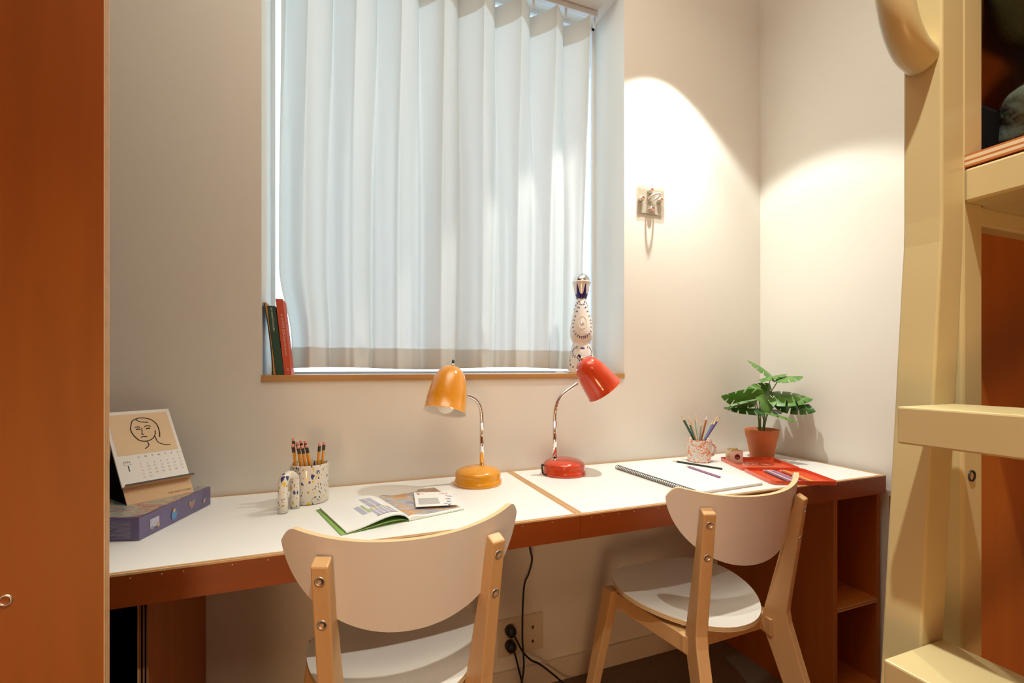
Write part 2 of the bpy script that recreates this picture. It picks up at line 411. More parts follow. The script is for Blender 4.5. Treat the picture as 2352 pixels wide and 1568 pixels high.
# window: frame, mullion, glass
wn = G()
wn.box(WX0, WX0+0.010, 1.675, 1.70, 1.0774, WZ1); wn.box(WX1-0.010, WX1, 1.675, 1.70, 1.0774, WZ1)
wn.box(WX0, WX1, 1.675, 1.70, 1.0774, 1.0850); wn.box(WX0, WX1, 1.675, 1.70, WZ1-0.012, WZ1)
wn.box(0.385, 0.42, 1.675, 1.70, 1.085, WZ1-0.012)
win = struct(wn.build('window_1', 'wframe'))
G().box(WX0+0.006, WX1-0.006, 1.684, 1.688, 1.082, WZ1-0.008).build('window_pane', 'glass', win)

# ------------------------------------------------------------------ curtain and its rail
def cx1(z): return 0.925-0.036*(1-min(1, max(0, (z-1.08)/1.36)))
NF = 7.75
def curtain_pt(u, z, off=0.0):
    a, b = -0.176, cx1(z)
    low = min(1, max(0, (2.44-z)/0.9)); low = low*low*(3-2*low)
    ph = 2*PI*NF*u+0.7*math.sin(5.1*u+1.0)*low+PI*0.10
    amp = lerp(0.050, (0.022+0.009*math.sin(13.1*u+0.7)+0.006*math.sin(31*u))*(1-0.4*min(1, max(0, (u-0.70)/0.2))), low)
    y = 1.598+amp*math.sin(ph)+0.005*math.sin(2.3*ph+1.3+3*u)*low+0.0025*math.sin(4.1*ph+2*z)*low
    x = a+(b-a)*u+0.010*math.sin(2*ph+0.6)*(1-0.6*low)
    # the left edge is pushed aside by the books
    t = min(1, max(0, (1.42-z)/0.24)); t = t*t*(3-2*t)
    x += 0.036*t*math.exp(-(u/0.10)**1.5)
    # creases where the cloth was caught by the hem
    for cu_, cz in ((0.235, 1.165), (0.62, 1.19)):
        d2 = ((u-cu_)/0.025)**2+((z-cz)/0.05)**2
        y -= 0.010*math.exp(-d2)*math.sin(70*(u-cu_)+40*(z-cz))
    return (x, y+off, z)
ZT, ZB = 2.462, 1.096
cur = thing('curtain', 'white translucent pleated curtain hanging in the window recess', 'curtain', (0.39, 1.598, 1.096))
def hemz(u): return ZB+0.004*math.sin(11*u)
G().grid(lambda u, v: curtain_pt(u, lerp(hemz(u), ZT, v)), 430, 60).build('curtain_panel', 'curtain', cur)
G().grid(lambda u, v: curtain_pt(u, lerp(ZT-0.082, ZT, v), 0.0025), 430, 6).build('header_band', 'curtain', cur)
G().grid(lambda u, v: curtain_pt(u, lerp(hemz(u), ZB+0.068, v), 0.0025), 430, 6).build('hem_band', 'curtain', cur)
rail = thing('curtain_rail', 'slim white metal curtain track along the top of the window', 'curtain rail', (0.4, 1.598, 2.494))
G().box(WX0+0.005, 0.968, 1.586, 1.610, 2.494, 2.515).build('track', 'railm', rail, bevel=0.002)
for k in range(9):
    x = -0.13+k*0.1372 if k < 8 else 0.958
    G().box(x-0.004, x+0.004, 1.594, 1.602, 2.455, 2.495).build('glider', 'railm', rail)

# ------------------------------------------------------------------ books on the sill
SZ = 1.0774
def leaning_book(name, label, x0b, x1b, x0t, x1t, h, y0, y1, cover, bend=0.0, text=None):
    """book standing on the sill, top leaning to the left; spine faces the room"""
    t = thing(name, label, 'book', ((x0b+x1b)/2, y0, SZ), 'books leaning on the window sill')
    n = 12
    def ring(a0, a1, b0, b1, yy0, yy1, z0, z1, gg, m=0):
        V = []
        for k in range(n+1):
            s_ = k/n; bb = bend*4*s_*(1-s_)
            xa = lerp(a0, b0, s_)+bb; xb = lerp(a1, b1, s_)+bb; z = lerp(z0, z1, s_)
            V += [(xa, yy0, z), (xb, yy0, z), (xb, yy1, z), (xa, yy1, z)]
        F = []
        for k in range(n):
            o = 4*k
            for i in range(4): F.append((o+i, o+(i+1) % 4, o+4+(i+1) % 4, o+4+i))
        F += [(3, 2, 1, 0), tuple(4*n+i for i in range(4))]
        gg.add(V, F, m)
    c = min(0.0022, (x1b-x0b)*0.25)
    gg = G()
    ring(x0b, x0b+c, x0t, x0t+c, y0, y1, SZ, SZ+h, gg); ring(x1b-c, x1b, x1t-c, x1t, y0, y1, SZ, SZ+h, gg)
    ring(x0b, x1b, x0t, x1t, y0-0.001, y0+0.0025, SZ, SZ+h, gg)
    gg.build('cover', cover, t, bevel=0.0006)
    gg = G(); ring(x0b+c, x1b-c, lerp(x0b, x0t, 1)+c, x1t-c, y0+0.0025, y1-0.004, SZ+0.003, SZ+h-0.004, gg)
    gg.build('page_block', 'page', t)
    if text:
        d = Vector((x0t-x0b, 0, h)).normalized(); r = Vector((h, 0, -(x0t-x0b))).normalized()
        gg = G()
        for (txt, s0, across, size) in text:
            o = Vector((lerp(x0b, x0t, s0)+across*(x1b-x0b), y0-0.0014, SZ+h*s0))
            gg.text(txt, o, -d, r, size)
        gg.build('lettering', 'white', t)
    return t
leaning_book('magazine', 'thin dark teal magazine bowed against the left window reveal', -0.1745, -0.1712, -0.1970, -0.1940, 0.206, 1.470, 1.562, 'teal_bk', bend=0.004)
leaning_book('book', 'thin ochre book between the teal magazine and the green book', -0.1708, -0.1658, -0.1936, -0.1892, 0.2075, 1.471, 1.562, 'orange_bk')
leaning_book('book', 'dark green cloth book with small white spine title', -0.1650, -0.1440, -0.1878, -0.1670, 0.198, 1.472, 1.562, 'green_bk',
    text=[('MY POTATO KITCHEN', 0.97, 0.36, 0.0066)])
leaning_book('book', 'thick coral red book at the right end of the sill row', -0.1432, -0.1245, -0.1665, -0.1475, 0.219, 1.472, 1.566, 'red_bk',
    text=[('4', 0.80, 0.46, 0.009), ('수구리가 맛보다', 0.755, 0.46, 0.0085), ('오늘의 여행 책방 이야기', 0.50, 0.46, 0.0055), ('책방', 0.09, 0.46, 0.005)])

# ------------------------------------------------------------------ painted ceramic bottle on the sill
BX, BY = 0.851, 1.510
bt = thing('ceramic_bottle', 'white ceramic bottle with cobalt leaf painting behind the red lamp', 'bottle', (BX, BY, SZ))
prof = [(0.0, 0.0), (0.0500, 0.0), (0.0525, 0.004), (0.0495, 0.030), (0.0450, 0.060), (0.0400, 0.085), (0.0355, 0.102), (0.0335, 0.110), (0.0330, 0.114),
        (0.0350, 0.120), (0.0395, 0.128), (0.0425, 0.140), (0.0430, 0.152), (0.0415, 0.170), (0.0375, 0.195), (0.0325, 0.220), (0.0270, 0.244), (0.0215, 0.262), (0.0185, 0.271), (0.0180, 0.276), (0.0195, 0.281)]
pr = spline([(r, h, 0) for r, h in prof[1:]], 3)
prs = [(p.x, p.y) for p in pr]
G().lathe([(0.0, 0.0)]+prs+[(0.016, 0.281)], 48, 0, (BX, BY, SZ)).build('body', 'ceramic', bt)
cup = [(0.0180, 0.2745), (0.0195, 0.281), (0.0240, 0.296), (0.0275, 0.312), (0.0300, 0.326), (0.0325, 0.334), (0.0345, 0.338), (0.0340, 0.341), (0.030, 0.341), (0.0, 0.341)]
G().lathe(cup, 48, 0, (BX, BY, SZ)).build('neck_cup', 'ceramic', bt)
dome = [(0.0315*math.cos(a), 0.341+0.031*math.sin(a)) for a in [PI/2*k/10 for k in range(11)]]
G().lathe(dome, 40, 0, (BX, BY, SZ)).build('stopper', 'silver', bt)
def rad_at(P, h):
    for (r0, h0), (r1, h1) in zip(P, P[1:]):
        if h0 <= h <= h1 and h1 > h0: return lerp(r0, r1, (h-h0)/(h1-h0))
    return P[-1][0]
BA = math.atan2(-BY, -BX)+0.10                     # front of the bottle
def on_bottle(a, h, P=prs, lift=0.0005):
    r = rad_at(P, h)+lift; return (BX+r*math.cos(BA+a), BY+r*math.sin(BA+a), SZ+h)
def leaf_patch(gg, a, h, ang, L=0.0072, Wd=0.0030, P=prs):
    """one painted drop; a,h on the surface, ang its direction in the unrolled surface"""
    pts = []
    r = rad_at(P, h)
    for k in range(10):
        q = 2*PI*k/10; x = 0.5*L*math.cos(q); y = 0.5*Wd*math.sin(q)*(1-0.55*math.cos(q))
        du = x*math.cos(ang)-y*math.sin(ang); dh = x*math.sin(ang)+y*math.cos(ang)
        pts.append(on_bottle(a+du/r, h+dh, P))
    pts.append(on_bottle(a, h, P, 0.0007))
    gg.add(pts, [(i, (i+1) % 10, 10) for i in range(10)], 0)
gg = G()
def wreath(curve, step=1):
    for i in range(1, len(curve)-1, step):
        (a0, h0), (a1, h1) = curve[i-1], curve[i+1]; r = rad_at(prs, curve[i][1])
        d = math.atan2(h1-h0, (a1-a0)*r)
        for sgn in (-1, 1):
            aa = d+sgn*0.75; off = 0.0042
            leaf_patch(gg, curve[i][0]+off*math.cos(aa)/r, curve[i][1]+off*math.sin(aa), aa)
ov = []
for side in (-1, 1):
    c_ = spline([(0.03*side, 0.262, 0), (0.55*side, 0.238, 0), (0.86*side, 0.205, 0), (0.95*side, 0.180, 0), (0.75*side, 0.150, 0), (0.40*side, 0.136, 0), (0.08*side, 0.131, 0)], 4)
    wreath([(p.x, p.y) for p in c_], 2)
    c_ = spline([(0.25*side, 0.267, 0), (0.9*side, 0.258, 0), (1.35*side, 0.236, 0)], 4); wreath([(p.x, p.y) for p in c_], 2)
    c_ = spline([(1.65*side, 0.205, 0), (1.60*side, 0.18, 0), (1.7*side, 0.155, 0)], 4); wreath([(p.x, p.y) for p in c_], 2)
    c_ = spline([(0.38*side, 0.098, 0), (0.80*side, 0.093, 0), (1.0*side, 0.080, 0), (0.80*side, 0.064, 0), (0.38*side, 0.058, 0), (0.2*side, 0.048, 0)], 4); wreath([(p.x, p.y) for p in c_], 2)
    for (a_, h_) in ((1.2*side, 0.045), (1.05*side, 0.028), (0.75*side, 0.02), (1.5*side, 0.075)):
        for q in (-0.8, 0, 0.8): leaf_patch(gg, a_, h_+0.004, PI/2+q, 0.008)
for q in (-1.1, -0.55, 0, 0.55, 1.1): leaf_patch(gg, 0.10*q, 0.093, PI/2+q, 0.010, 0.0032)
gg.build('painted_leaves', 'cobalt', bt)
gg = G()
def petal(u, v, k):
    a = (k+u)*2*PI/6-BA
    top = 0.290+0.040*(1-abs(2*u-1))**0.62*1.0
    top = lerp(0.296, 0.334, max(0, 1-abs(2*u-1)*1.9)) if abs(2*u-1) < 0.53 else 0.296-0.010*(abs(2*u-1)-0.53)
    h = lerp(0.2765-0.002*math.cos(2*PI*u), top, v)
    return on_bottle(a, h, cup, 0.0006)
for k in range(6): gg.grid(lambda u, v: petal(u, v, k), 16, 8)
gg.build('blue_petals', 'cobalt', bt)
gg = G()                                           # embossed oval with a spiky plant emblem
ring = [on_bottle(0.42*math.cos(q)*0.92, 0.186+0.0225*math.sin(q), prs, 0.0003) for q in [2*PI*k/40 for k in range(41)]]
gg.tube(ring, 0.0009, 6, 0, False)
for q, L in ((0, 0.020), (0.35, 0.012), (-0.35, 0.012), (0.75, 0.011), (-0.75, 0.011), (1.15, 0.009), (-1.15, 0.009)):
    h0 = 0.178; r = rad_at(prs, h0)
    p0 = on_bottle(0, h0, prs, 0.0006); p1 = on_bottle(L*math.sin(q)/r, h0+L*math.cos(q), prs, 0.0006)
    gg.tube([p0, tuple(lerp(a, b, 0.5) for a, b in zip(p0, p1)), p1], [0.0006, 0.0009, 0.0002], 6, 1)
gg.build('emblem', ['ceramic', 'silver'], bt)

# ------------------------------------------------------------------ acrylic plate with wall hooks
hk = thing('wall_hook_plate', 'square clear plastic plate with four steel screw ends and a ring hook', 'hook plate', (1.1225, YB, 1.737))
px0, px1, pz0, pz1, py = 1.0595, 1.1855, 1.680, 1.803, YB-0.008
gg = G(); gg.box(px0, px1, py, py+0.0035, pz0, pz1); gg.build('plate', 'acrylic', hk, bevel=0.0025)
G().box(px0+0.014, px1-0.012, py+0.0036, py+0.0040, pz0+0.006, pz0+0.040).build('paper_strip', 'paper', hk)
G().box(1.110, 1.135, py-0.0015, py, 1.700, 1.762).build('hook_base', 'acrylic', hk, bevel=0.001)
for (x, z) in ((1.1165, 1.7725), (1.0755, 1.737), (1.1600, 1.741), (1.1190, 1.702)):
    s_ = G().lathe([(0.0, 0.006), (0.010, 0.006), (0.0105, 0.0), (0.0100, 0.0145), (0.0075, 0.017), (0.0066, 0.017), (0.0062, 0.014)], 6, 0, (x, py+0.006, z), (0, -1, 0), smooth=False).build('screw_end', 'steel', hk)
    G().lathe([(0.0, 0.0158), (0.0064, 0.0158)], 12, 0, (x, py+0.006, z), (0, -1, 0)).build('copper_core', 'copper', s_)
ringp = spline([(1.108, py-0.001, 1.742), (1.106, py-0.020, 1.745), (1.112, py-0.038, 1.747), (1.122, py-0.046, 1.747), (1.132, py-0.038, 1.746), (1.137, py-0.020, 1.744), (1.135, py-0.001, 1.741)], 5)
G().tube(ringp, 0.0036, 10).build('ring_hook', 'white', hk)

# ------------------------------------------------------------------ desks (two worktops side by side)
YF = 0.968                        # front edge
def worktop(x0, x1, label, name='desk'):
    t = thing(name, label, 'desk', ((x0+x1)/2, (YF+YB)/2, 0.689), 'worktops along the window wall')
    yb = YB-0.001; e = 0.0115
    G().box(x0+e, x1-e, YF+0.018, yb-e*0.8, DZ-0.018, DZ-0.0031).box(x0+e, x1-e, YF+e, yb-e*0.8, DZ-0.0031, DZ).build('laminate_surface', 'lam', t)
    gg = G()
    for (a0, a1, b0, b1, alongx) in ((x0, x1, YF, YF+e, 1), (x0, x1, yb-e*0.8, yb, 1), (x0, x0+e, YF+e, yb-e*0.8, 0), (x1-e, x1, YF+e, yb-e*0.8, 0)):
        n = 3
        for k in range(n):
            if alongx: gg.box(a0, a1, lerp(b0, b1, k/n), lerp(b0, b1, (k+1)/n), DZ-0.0032, DZ+0.0004, k % 2)
            else: gg.box(lerp(a0, a1, k/n), lerp(a0, a1, (k+1)/n), b0, b1, DZ-0.018, DZ+0.0004, k % 2)
    gg.build('edge_band', ['ply1', 'ply2'], t)
    ap = G().box(x0, x1, YF, YF+0.018, 0.6895, DZ-0.0032).build('apron', 'brown', t)
    x = x0+0.03
    rr = random.Random(int(x0*100)+50)
    while x < x1-0.02:
        G().box(x-0.0008, x+0.0008, YF-0.0002, YF+0.001, DZ-0.0095, DZ-0.0080).build('nail_head', 'white', ap); x += rr.choice((0.032, 0.045, 0.058, 0.075))
    return t
worktop(-1.38, 0.5425, 'long white worktop with plywood edges under the splattered mug and yellow lamp')
worktop(0.5435, 1.6735, 'white worktop with plywood edges under the red lamp and sketchbook')
# left support under the worktop
t = thing('desk_pedestal', 'dark stained plywood desk support below the left worktop', 'cabinet', (-0.6, 1.2, 0))
gg = G(); yq = 1.052
for k in range(6): gg.box(-0.350+k*0.0028, -0.350+(k+1)*0.0028, yq, yq+0.002, 0, 0.6885, (0, 1, 2, 1, 2, 1)[k])
gg.build('plywood_edge', ['ply1', 'ply2', 'void'], t)
G().box(-0.350, -0.3332, yq+0.002, YB-0.001, 0, 0.6885).build('side_panel', 'brownv', t)
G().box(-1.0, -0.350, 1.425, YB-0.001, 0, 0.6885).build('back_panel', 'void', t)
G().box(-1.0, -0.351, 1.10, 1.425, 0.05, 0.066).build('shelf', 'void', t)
G().box(-1.017, -1.0, yq, YB-0.001, 0, 0.6885).build('side_panel', 'brownv', t)
# right open cubby
t = thing('cubby_cabinet', 'open red brown plywood cubby under the right end of the worktop', 'cabinet', (1.57, 1.2, 0))
yc = 0.987
def ply_edge(gg, x0, x1, y, z0, z1, vertical=True, n=5):
    for k in range(n):
        if vertical: gg.box(lerp(x0, x1, k/n), lerp(x0, x1, (k+1)/n), y, y+0.0012, z0, z1, (0, 1, 1, 0, 1)[k])
        else: gg.box(x0, x1, y, y+0.0012, lerp(z0, z1, k/n), lerp(z0, z1, (k+1)/n), (0, 1, 1, 0, 1)[k])
for x0, x1 in ((1.4539, 1.4699), (1.660, 1.6745)):
    sp = G().box(x0, x1, yc+0.0012, YB-0.001, 0, 0.689).build('side_panel', 'brownv', t)
    gg = G(); ply_edge(gg, x0, x1, yc, 0, 0.689); gg.build('plywood_edge', ['ply2', 'brownv'], sp)
for z in (0.327, 0.05):
    sh = G().box(1.4699, 1.660, yc+0.0012, 1.44, z, z+0.016).build('shelf', 'brownv', t)
    gg = G(); ply_edge(gg, 1.4699, 1.660, yc, z, z+0.016, False); gg.build('plywood_edge', ['ply1', 'ply2'], sh)
G().box(1.4699, 1.660, 1.44, YB-0.001, 0, 0.689).build('back_panel', 'brownv', t)

# ------------------------------------------------------------------ tall plywood panel at the left
t = thing('plywood_partition', 'tall orange stained plywood panel cutting in at the left side', 'partition', (-0.75, 0.757, 0))
xe = -0.2849
G().box(-1.39, xe-0.0006, 0.750, 0.7648, 0, 2.40).build('panel', 'board', t)
gg = G()
for k in range(5): gg.box(xe-0.0006, xe, 0.750+k*0.00296, 0.750+(k+1)*0.00296, 0, 2.40, (0, 1, 0, 1, 0)[k])
gg.build('plywood_edge', ['ply1', 'ply2'], t)
G().lathe([(0.0075, 0.0), (0.0075, 0.0016), (0.0050, 0.0020), (0.0046, -0.006), (0.0, -0.006)], 20, 0, (-0.3823, 0.750, 0.8133), (0, -1, 0)).build('bolt_sleeve', 'steel', t)

# ------------------------------------------------------------------ chairs
def chair():
    """local space: x across, y towards the front of the seat, z up; y = 0 is the back plane"""
    t = thing('desk_chair', '', 'chair', (0, 0, 0), 'two matching desk chairs', local=True)
    HW = 0.247                                     # arc half width of the backrest
    R = 0.322
    def ztop(s): return 0.799+0.021*(abs(s)/0.215)**2.2-0.034*max(0, (abs(s)-0.214)/0.033)**2.2
    def zlow(s): return 0.806-0.181*max(0, 1-(abs(s)/HW)**2.05)**0.60
    def pt(s, z, off):
        a = s/R
        Rr = R-off                                  # off > 0 towards the sitter
        lean = 0.17*(0.80-z)
        return (Rr*math.sin(a), 0.010+R-Rr*math.cos(a)+lean, z)
    NS, NV, TH = 64, 10, 0.0115
    def sv(i): return HW*0.9995*math.sin((i/NS*2-1)*PI/2)
    gg = G(); V = {}
    def P(i, j, o): s = sv(i); return pt(s, lerp(min(zlow(s), ztop(s)), ztop(s), j/NV), o)
    gg.grid(lambda u, v: P(round(u*NS), round(v*NV), 0), NS, NV, 0)
    gg.grid(lambda u, v: P(NS-round(u*NS), round(v*NV), TH), NS, NV, 0)
    rim = [(i, NV) for i in range(NS+1)]+[(NS, j) for j in range(NV-1, -1, -1)]+[(i, 0) for i in range(NS-1, -1, -1)]+[(0, j) for j in range(1, NV)]
    L = 7
    for k in range(L):
        a, b = TH*k/L, TH*(k+1)/L
        A = [P(i, j, a) for i, j in rim]; B = [P(i, j, b) for i, j in rim]; n = len(rim)
        gg.add(A+B, [((i+1) % n, i, n+i, n+(i+1) % n) for i in range(n)], 1+(k % 2), True)
    gg.build('backrest', ['shell', 'be1', 'be2'], t)
    # seat: dished plywood shell
    def so(q):                                      # outline
        cx, sy = math.cos(q), math.sin(q)
        e = 2/2.15
        x = 0.198*math.copysign(abs(cx)**e, cx); y = 0.274+0.202*math.copysign(abs(sy)**e, sy)
        x *= 1-0.22*max(0, (0.33-y)/0.27)**1.2
        return x, y
    def sp(r, q, dz):
        x, y = so(q); x *= r; y = 0.262+(y-0.262)*r
        z = 0.472-0.012*max(0, 1-r*r)+0.006*(x/0.19)**2-0.016*max(0, (y-0.40)/0.07)**2*0.8-0.012*(1-(y/0.46))
        return (x, y, z+dz)
    gg = G(); NQ, NR = 72, 10
    for dz, flip in ((0, 0), (-0.012, 1)):
        V = [sp(0, 0, dz)]+[sp(j/NR, 2*PI*i/NQ, dz) for j in range(1, NR+1) for i in range(NQ)]
        F = [(0, 1+i, 1+(i+1) % NQ) for i in range(NQ)]
        for j in range(NR-1):
            for i in range(NQ):
                a, b = 1+j*NQ+i, 1+j*NQ+(i+1) % NQ
                F.append((a, a+NQ, b+NQ, b))
        if flip: F = [tuple(reversed(f)) for f in F]
        gg.add(V, F, 0, True)
    for k in range(5):
        A = [sp(1, 2*PI*i/NQ, -0.012*k/5) for i in range(NQ)]; B = [sp(1, 2*PI*i/NQ, -0.012*(k+1)/5) for i in range(NQ)]
        gg.add(A+B, [(i, NQ+i, NQ+(i+1) % NQ, (i+1) % NQ) for i in range(NQ)], 1+k % 2, True)
    gg.build('seat', ['shell', 'be1', 'be2'], t)
    # boomerang rear legs, turned to follow the curve of the back
    for sg in (-1, 1):
        side = [(0.000, 0.768), (0.020, 0.779), (0.098, 0.452), (0.104, 0.425), (0.090, 0.392), (-0.058, 0.0), (-0.096, 0.0), (0.036, 0.440), (0.040, 0.468), (0.038, 0.490)]
        phi = math.radians(19); o = Vector((sg*0.159, 0.027, 0)); fw = Vector((-sg*math.sin(phi), math.cos(phi), 0)); lt = Vector((math.cos(phi), sg*math.sin(phi), 0))
        hw = 0.0150; n = len(side)
        A = [o+fw*y-lt*hw+Vector((0, 0, z)) for y, z in side]; B = [o+fw*y+lt*hw+Vector((0, 0, z)) for y, z in side]
        gg = G(); gg.add(A+B, [tuple(range(n)), tuple(range(2*n-1, n-1, -1))]+[((i+1) % n, i, n+i, n+(i+1) % n) for i in range(n)])
        lg = gg.build('leg', 'birch', t, bevel=0.003)
        for z in (0.742, 0.664):                    # recessed bolts
            y = lerp(0.0, 0.038, (0.768-z)/(0.768-0.490))
            d = -fw*0.991-Vector((0, 0, 0.131))
            G().lathe([(0.0088, 0.0), (0.0088, 0.0008), (0.0070, 0.0010), (0.0066, 0.0004), (0.0034, 0.0006), (0.0030, -0.001), (0.0, -0.001)], 18, 0, o+fw*y+Vector((0, 0, z)), d).build('bolt', 'steel', lg)
    # front legs, splayed
    for sg in (-1, 1):
        gg = G()
        x0, y0, z0 = sg*0.232, 0.452, 0.0; x1, y1, z1 = sg*0.178, 0.385, 0.450
        gg.hexa([(x0-0.013, y0-0.018, 0), (x0+0.013, y0-0.018, 0), (x0+0.013, y0+0.012, 0), (x0-0.013, y0+0.012, 0),
                 (x1-0.0155, y1-0.026, z1), (x1+0.0155, y1-0.026, z1), (x1+0.0155, y1+0.020, z1-0.004), (x1-0.0155, y1+0.020, z1-0.004)])
        gg.build('leg', 'birch', t, bevel=0.003)
        gg = G()                                    # side rail between rear and front leg
        a = Vector((sg*0.128, 0.090, 0.398)); b = Vector((sg*0.166, 0.368, 0.402)); ez = Vector((0, 0, 0.044)); wv = Vector((sg*0.016, 0, 0))
        gg.hexa([a-wv, a+wv, b+wv, b-wv, a-wv+ez, a+wv+ez, b+wv+ez, b-wv+ez]); gg.build('side_rail', 'birch', t, bevel=0.002)
    for (y, z) in ((0.13, 0.402), (0.36, 0.404)):
        G().box(-0.150, 0.150, y-0.011, y+0.011, z, z+0.040).build('cross_rail', 'birch', t, bevel=0.002)
    return t
c1 = chair(); c1.location = (0.130, 0.800, 0)
c1['label'] = 'white shell desk chair with birch legs, in front of the magazine'
c2 = dup(c1); c2.location = (0.945, 0.786, 0); c2.rotation_euler = (0, 0, math.radians(1.5))
c2['label'] = 'white shell desk chair with birch legs, in front of the sketchbook and red tin'

# ------------------------------------------------------------------ desk lamps
def lamp(kind, label, enamel, base, poletop, apex, opening, joint):
    t = thing('desk_lamp', label, 'lamp', (base[0], base[1], DZ), 'gooseneck desk lamps')
    c = (base[0], base[1], DZ+0.0005)
    prof = [(0.0, 0.0), (0.0715, 0.0), (0.0722, 0.003), (0.0715, 0.0105), (0.0690, 0.0135), (0.0680, 0.0155), (0.0688, 0.031), (0.0680, 0.0345), (0.0640, 0.0395), (0.0540, 0.0455), (0.0380, 0.0505), (0.020, 0.053), (0.0, 0.0535)]
    G().lathe(prof, 56, 0, c).build('base', enamel, t)
    px, py_ = poletop[0], poletop[1]
    rb = math.hypot(px-base[0], py_-base[1])
    zb = DZ+0.049
    G().tube([(px, py_, zb), (px, py_, poletop[2])], 0.0072, 20).build('pole', 'chrome', t)
    G().lathe([(0.0105, 0), (0.0105, 0.003), (0.0075, 0.005)], 20, 0, (px, py_, zb)).build('collar', 'chrome', t)
    A, O = Vector(apex), Vector(opening); ax = (O-A).normalized(); Ln = (O-A).length
    J = Vector(joint)
    p0 = Vector((px, py_, poletop[2]))
    ctrl = [p0+(J-p0)*tt for tt in (0,)]
    d0 = Vector((0, 0, 1)); h = (J-p0).length
    def bez(s):                                     # leaves the pole upright, meets the shade from the side
        b1 = p0+d0*h*0.62
        hin = Vector((J.x-A.x, J.y-A.y, 0)); hin = (J-(A+ax*((J-A).dot(ax)))).normalized()
        b2 = J+hin*h*0.36
        return p0*(1-s)**3+b1*3*s*(1-s)**2+b2*3*s*s*(1-s)+J*s**3
    n = 150; path = [bez(i/n) for i in range(n+1)]
    G().tube(path, [0.0063+0.0009*math.sin(i*PI*0.9) for i in range(n+1)], 14).build('gooseneck', 'chrome', t)
    sh = [(0.0, 0.0), (0.012, 0.0008), (0.022, 0.0040), (0.0315, 0.0110), (0.0400, 0.0225), (0.0465, 0.038), (0.0515, 0.058), (0.0555, 0.080), (0.0590, 0.104), (0.0612, Ln-0.004), (0.0635, Ln-0.001), (0.0640, Ln)]
    shade = G().lathe(sh, 64, 0, A, ax).build('shade', enamel, t)
    inn = [(max(0.0, r-0.0015), h_+0.0012 if h_ < 0.02 else h_) for r, h_ in sh[:-2]]+[(0.0625, Ln)]
    gl = G().lathe([(0.0640, Ln)]+list(reversed(inn)), 64, 0, A, ax).build('shade_lining', 'liner', shade)
    bc = A+ax*(Ln-0.026)
    G().lathe([(0.029*math.sin(q), -0.029*math.cos(q)) for q in [PI*k/16 for k in range(17)]], 32, 0, bc, ax).build('bulb', 'bulb', t)
    G().tube([bc-ax*0.06, bc-ax*0.024], 0.014, 16).build('socket', 'liner', t)
    sw = A-ax*0.0005
    G().tube([sw, sw-ax*0.008], 0.0052, 12).build('switch_collar', 'steel', shade)
    G().tube([sw-ax*0.008, sw-ax*0.020], 0.0038, 12).build('switch', 'black', shade)
    return t
lamp('y', 'amber yellow gooseneck lamp standing left of the desk seam', 'yellow', (0.3987, 1.340), (0.4127, 1.345, 0.9310),
     (0.3230, 1.3560, 1.1020), (0.2905, 1.3160, 0.9690), (0.3640, 1.3400, 1.0150))
rl = lamp('r', 'glossy red gooseneck lamp, shade tipped to the right', 'red', (0.702, 1.362), (0.6665, 1.360, 0.9230),
     (0.7640, 1.352, 1.1260), (0.8420, 1.338, 1.0230), (0.7440, 1.350, 1.0465))
G().tube(spline([(0.632, 1.372, 0.778), (0.624, 1.366, 0.782), (0.6205, 1.358, 0.770), (0.622, 1.354, 0.756), (0.632, 1.352, 0.7512), (0.640, 1.356, 0.7512)], 6), 0.0028, 10).build('cord', 'black', rl)

# ------------------------------------------------------------------ splattered mug with pencils
mc = (-0.0692, 1.3237)
t = thing('splatter_mug', 'white mug splattered yellow and blue holding yellow pencils', 'mug', (mc[0], mc[1], DZ))
prof = [(0.0, 0.001), (0.044, 0.0005), (0.0468, 0.003), (0.0472, 0.02), (0.0472, 0.085), (0.0470, 0.0985), (0.0455, 0.1005), (0.0435, 0.0990), (0.0432, 0.085), (0.0432, 0.010), (0.040, 0.007), (0.0, 0.007)]
G().lathe(prof, 56, 0, (mc[0], mc[1], DZ)).build('body', 'splat', t)
i0, o0 = Vector((-0.1000, 1.2690, 0)), Vector((-0.1235, 1.2350, 0))
dd = (o0-i0); wv = dd.length/2; mid = (i0+o0)/2; du = dd.normalized()
path = [i0+Vector((0, 0, DZ+0.0015))]+[i0+Vector((0, 0, DZ+z)) for z in (0.02, 0.04, 0.06)]
path += [mid-du*wv*math.cos(q)+Vector((0, 0, DZ+0.066+0.021*math.sin(q))) for q in [PI*k/14 for k in range(1, 14)]]
path += [o0+Vector((0, 0, DZ+z)) for z in (0.06, 0.04, 0.02)]+[o0+Vector((0, 0, DZ+0.0015))]
G().tube(path, 0.0112, 20).build('handle', 'splat', t)

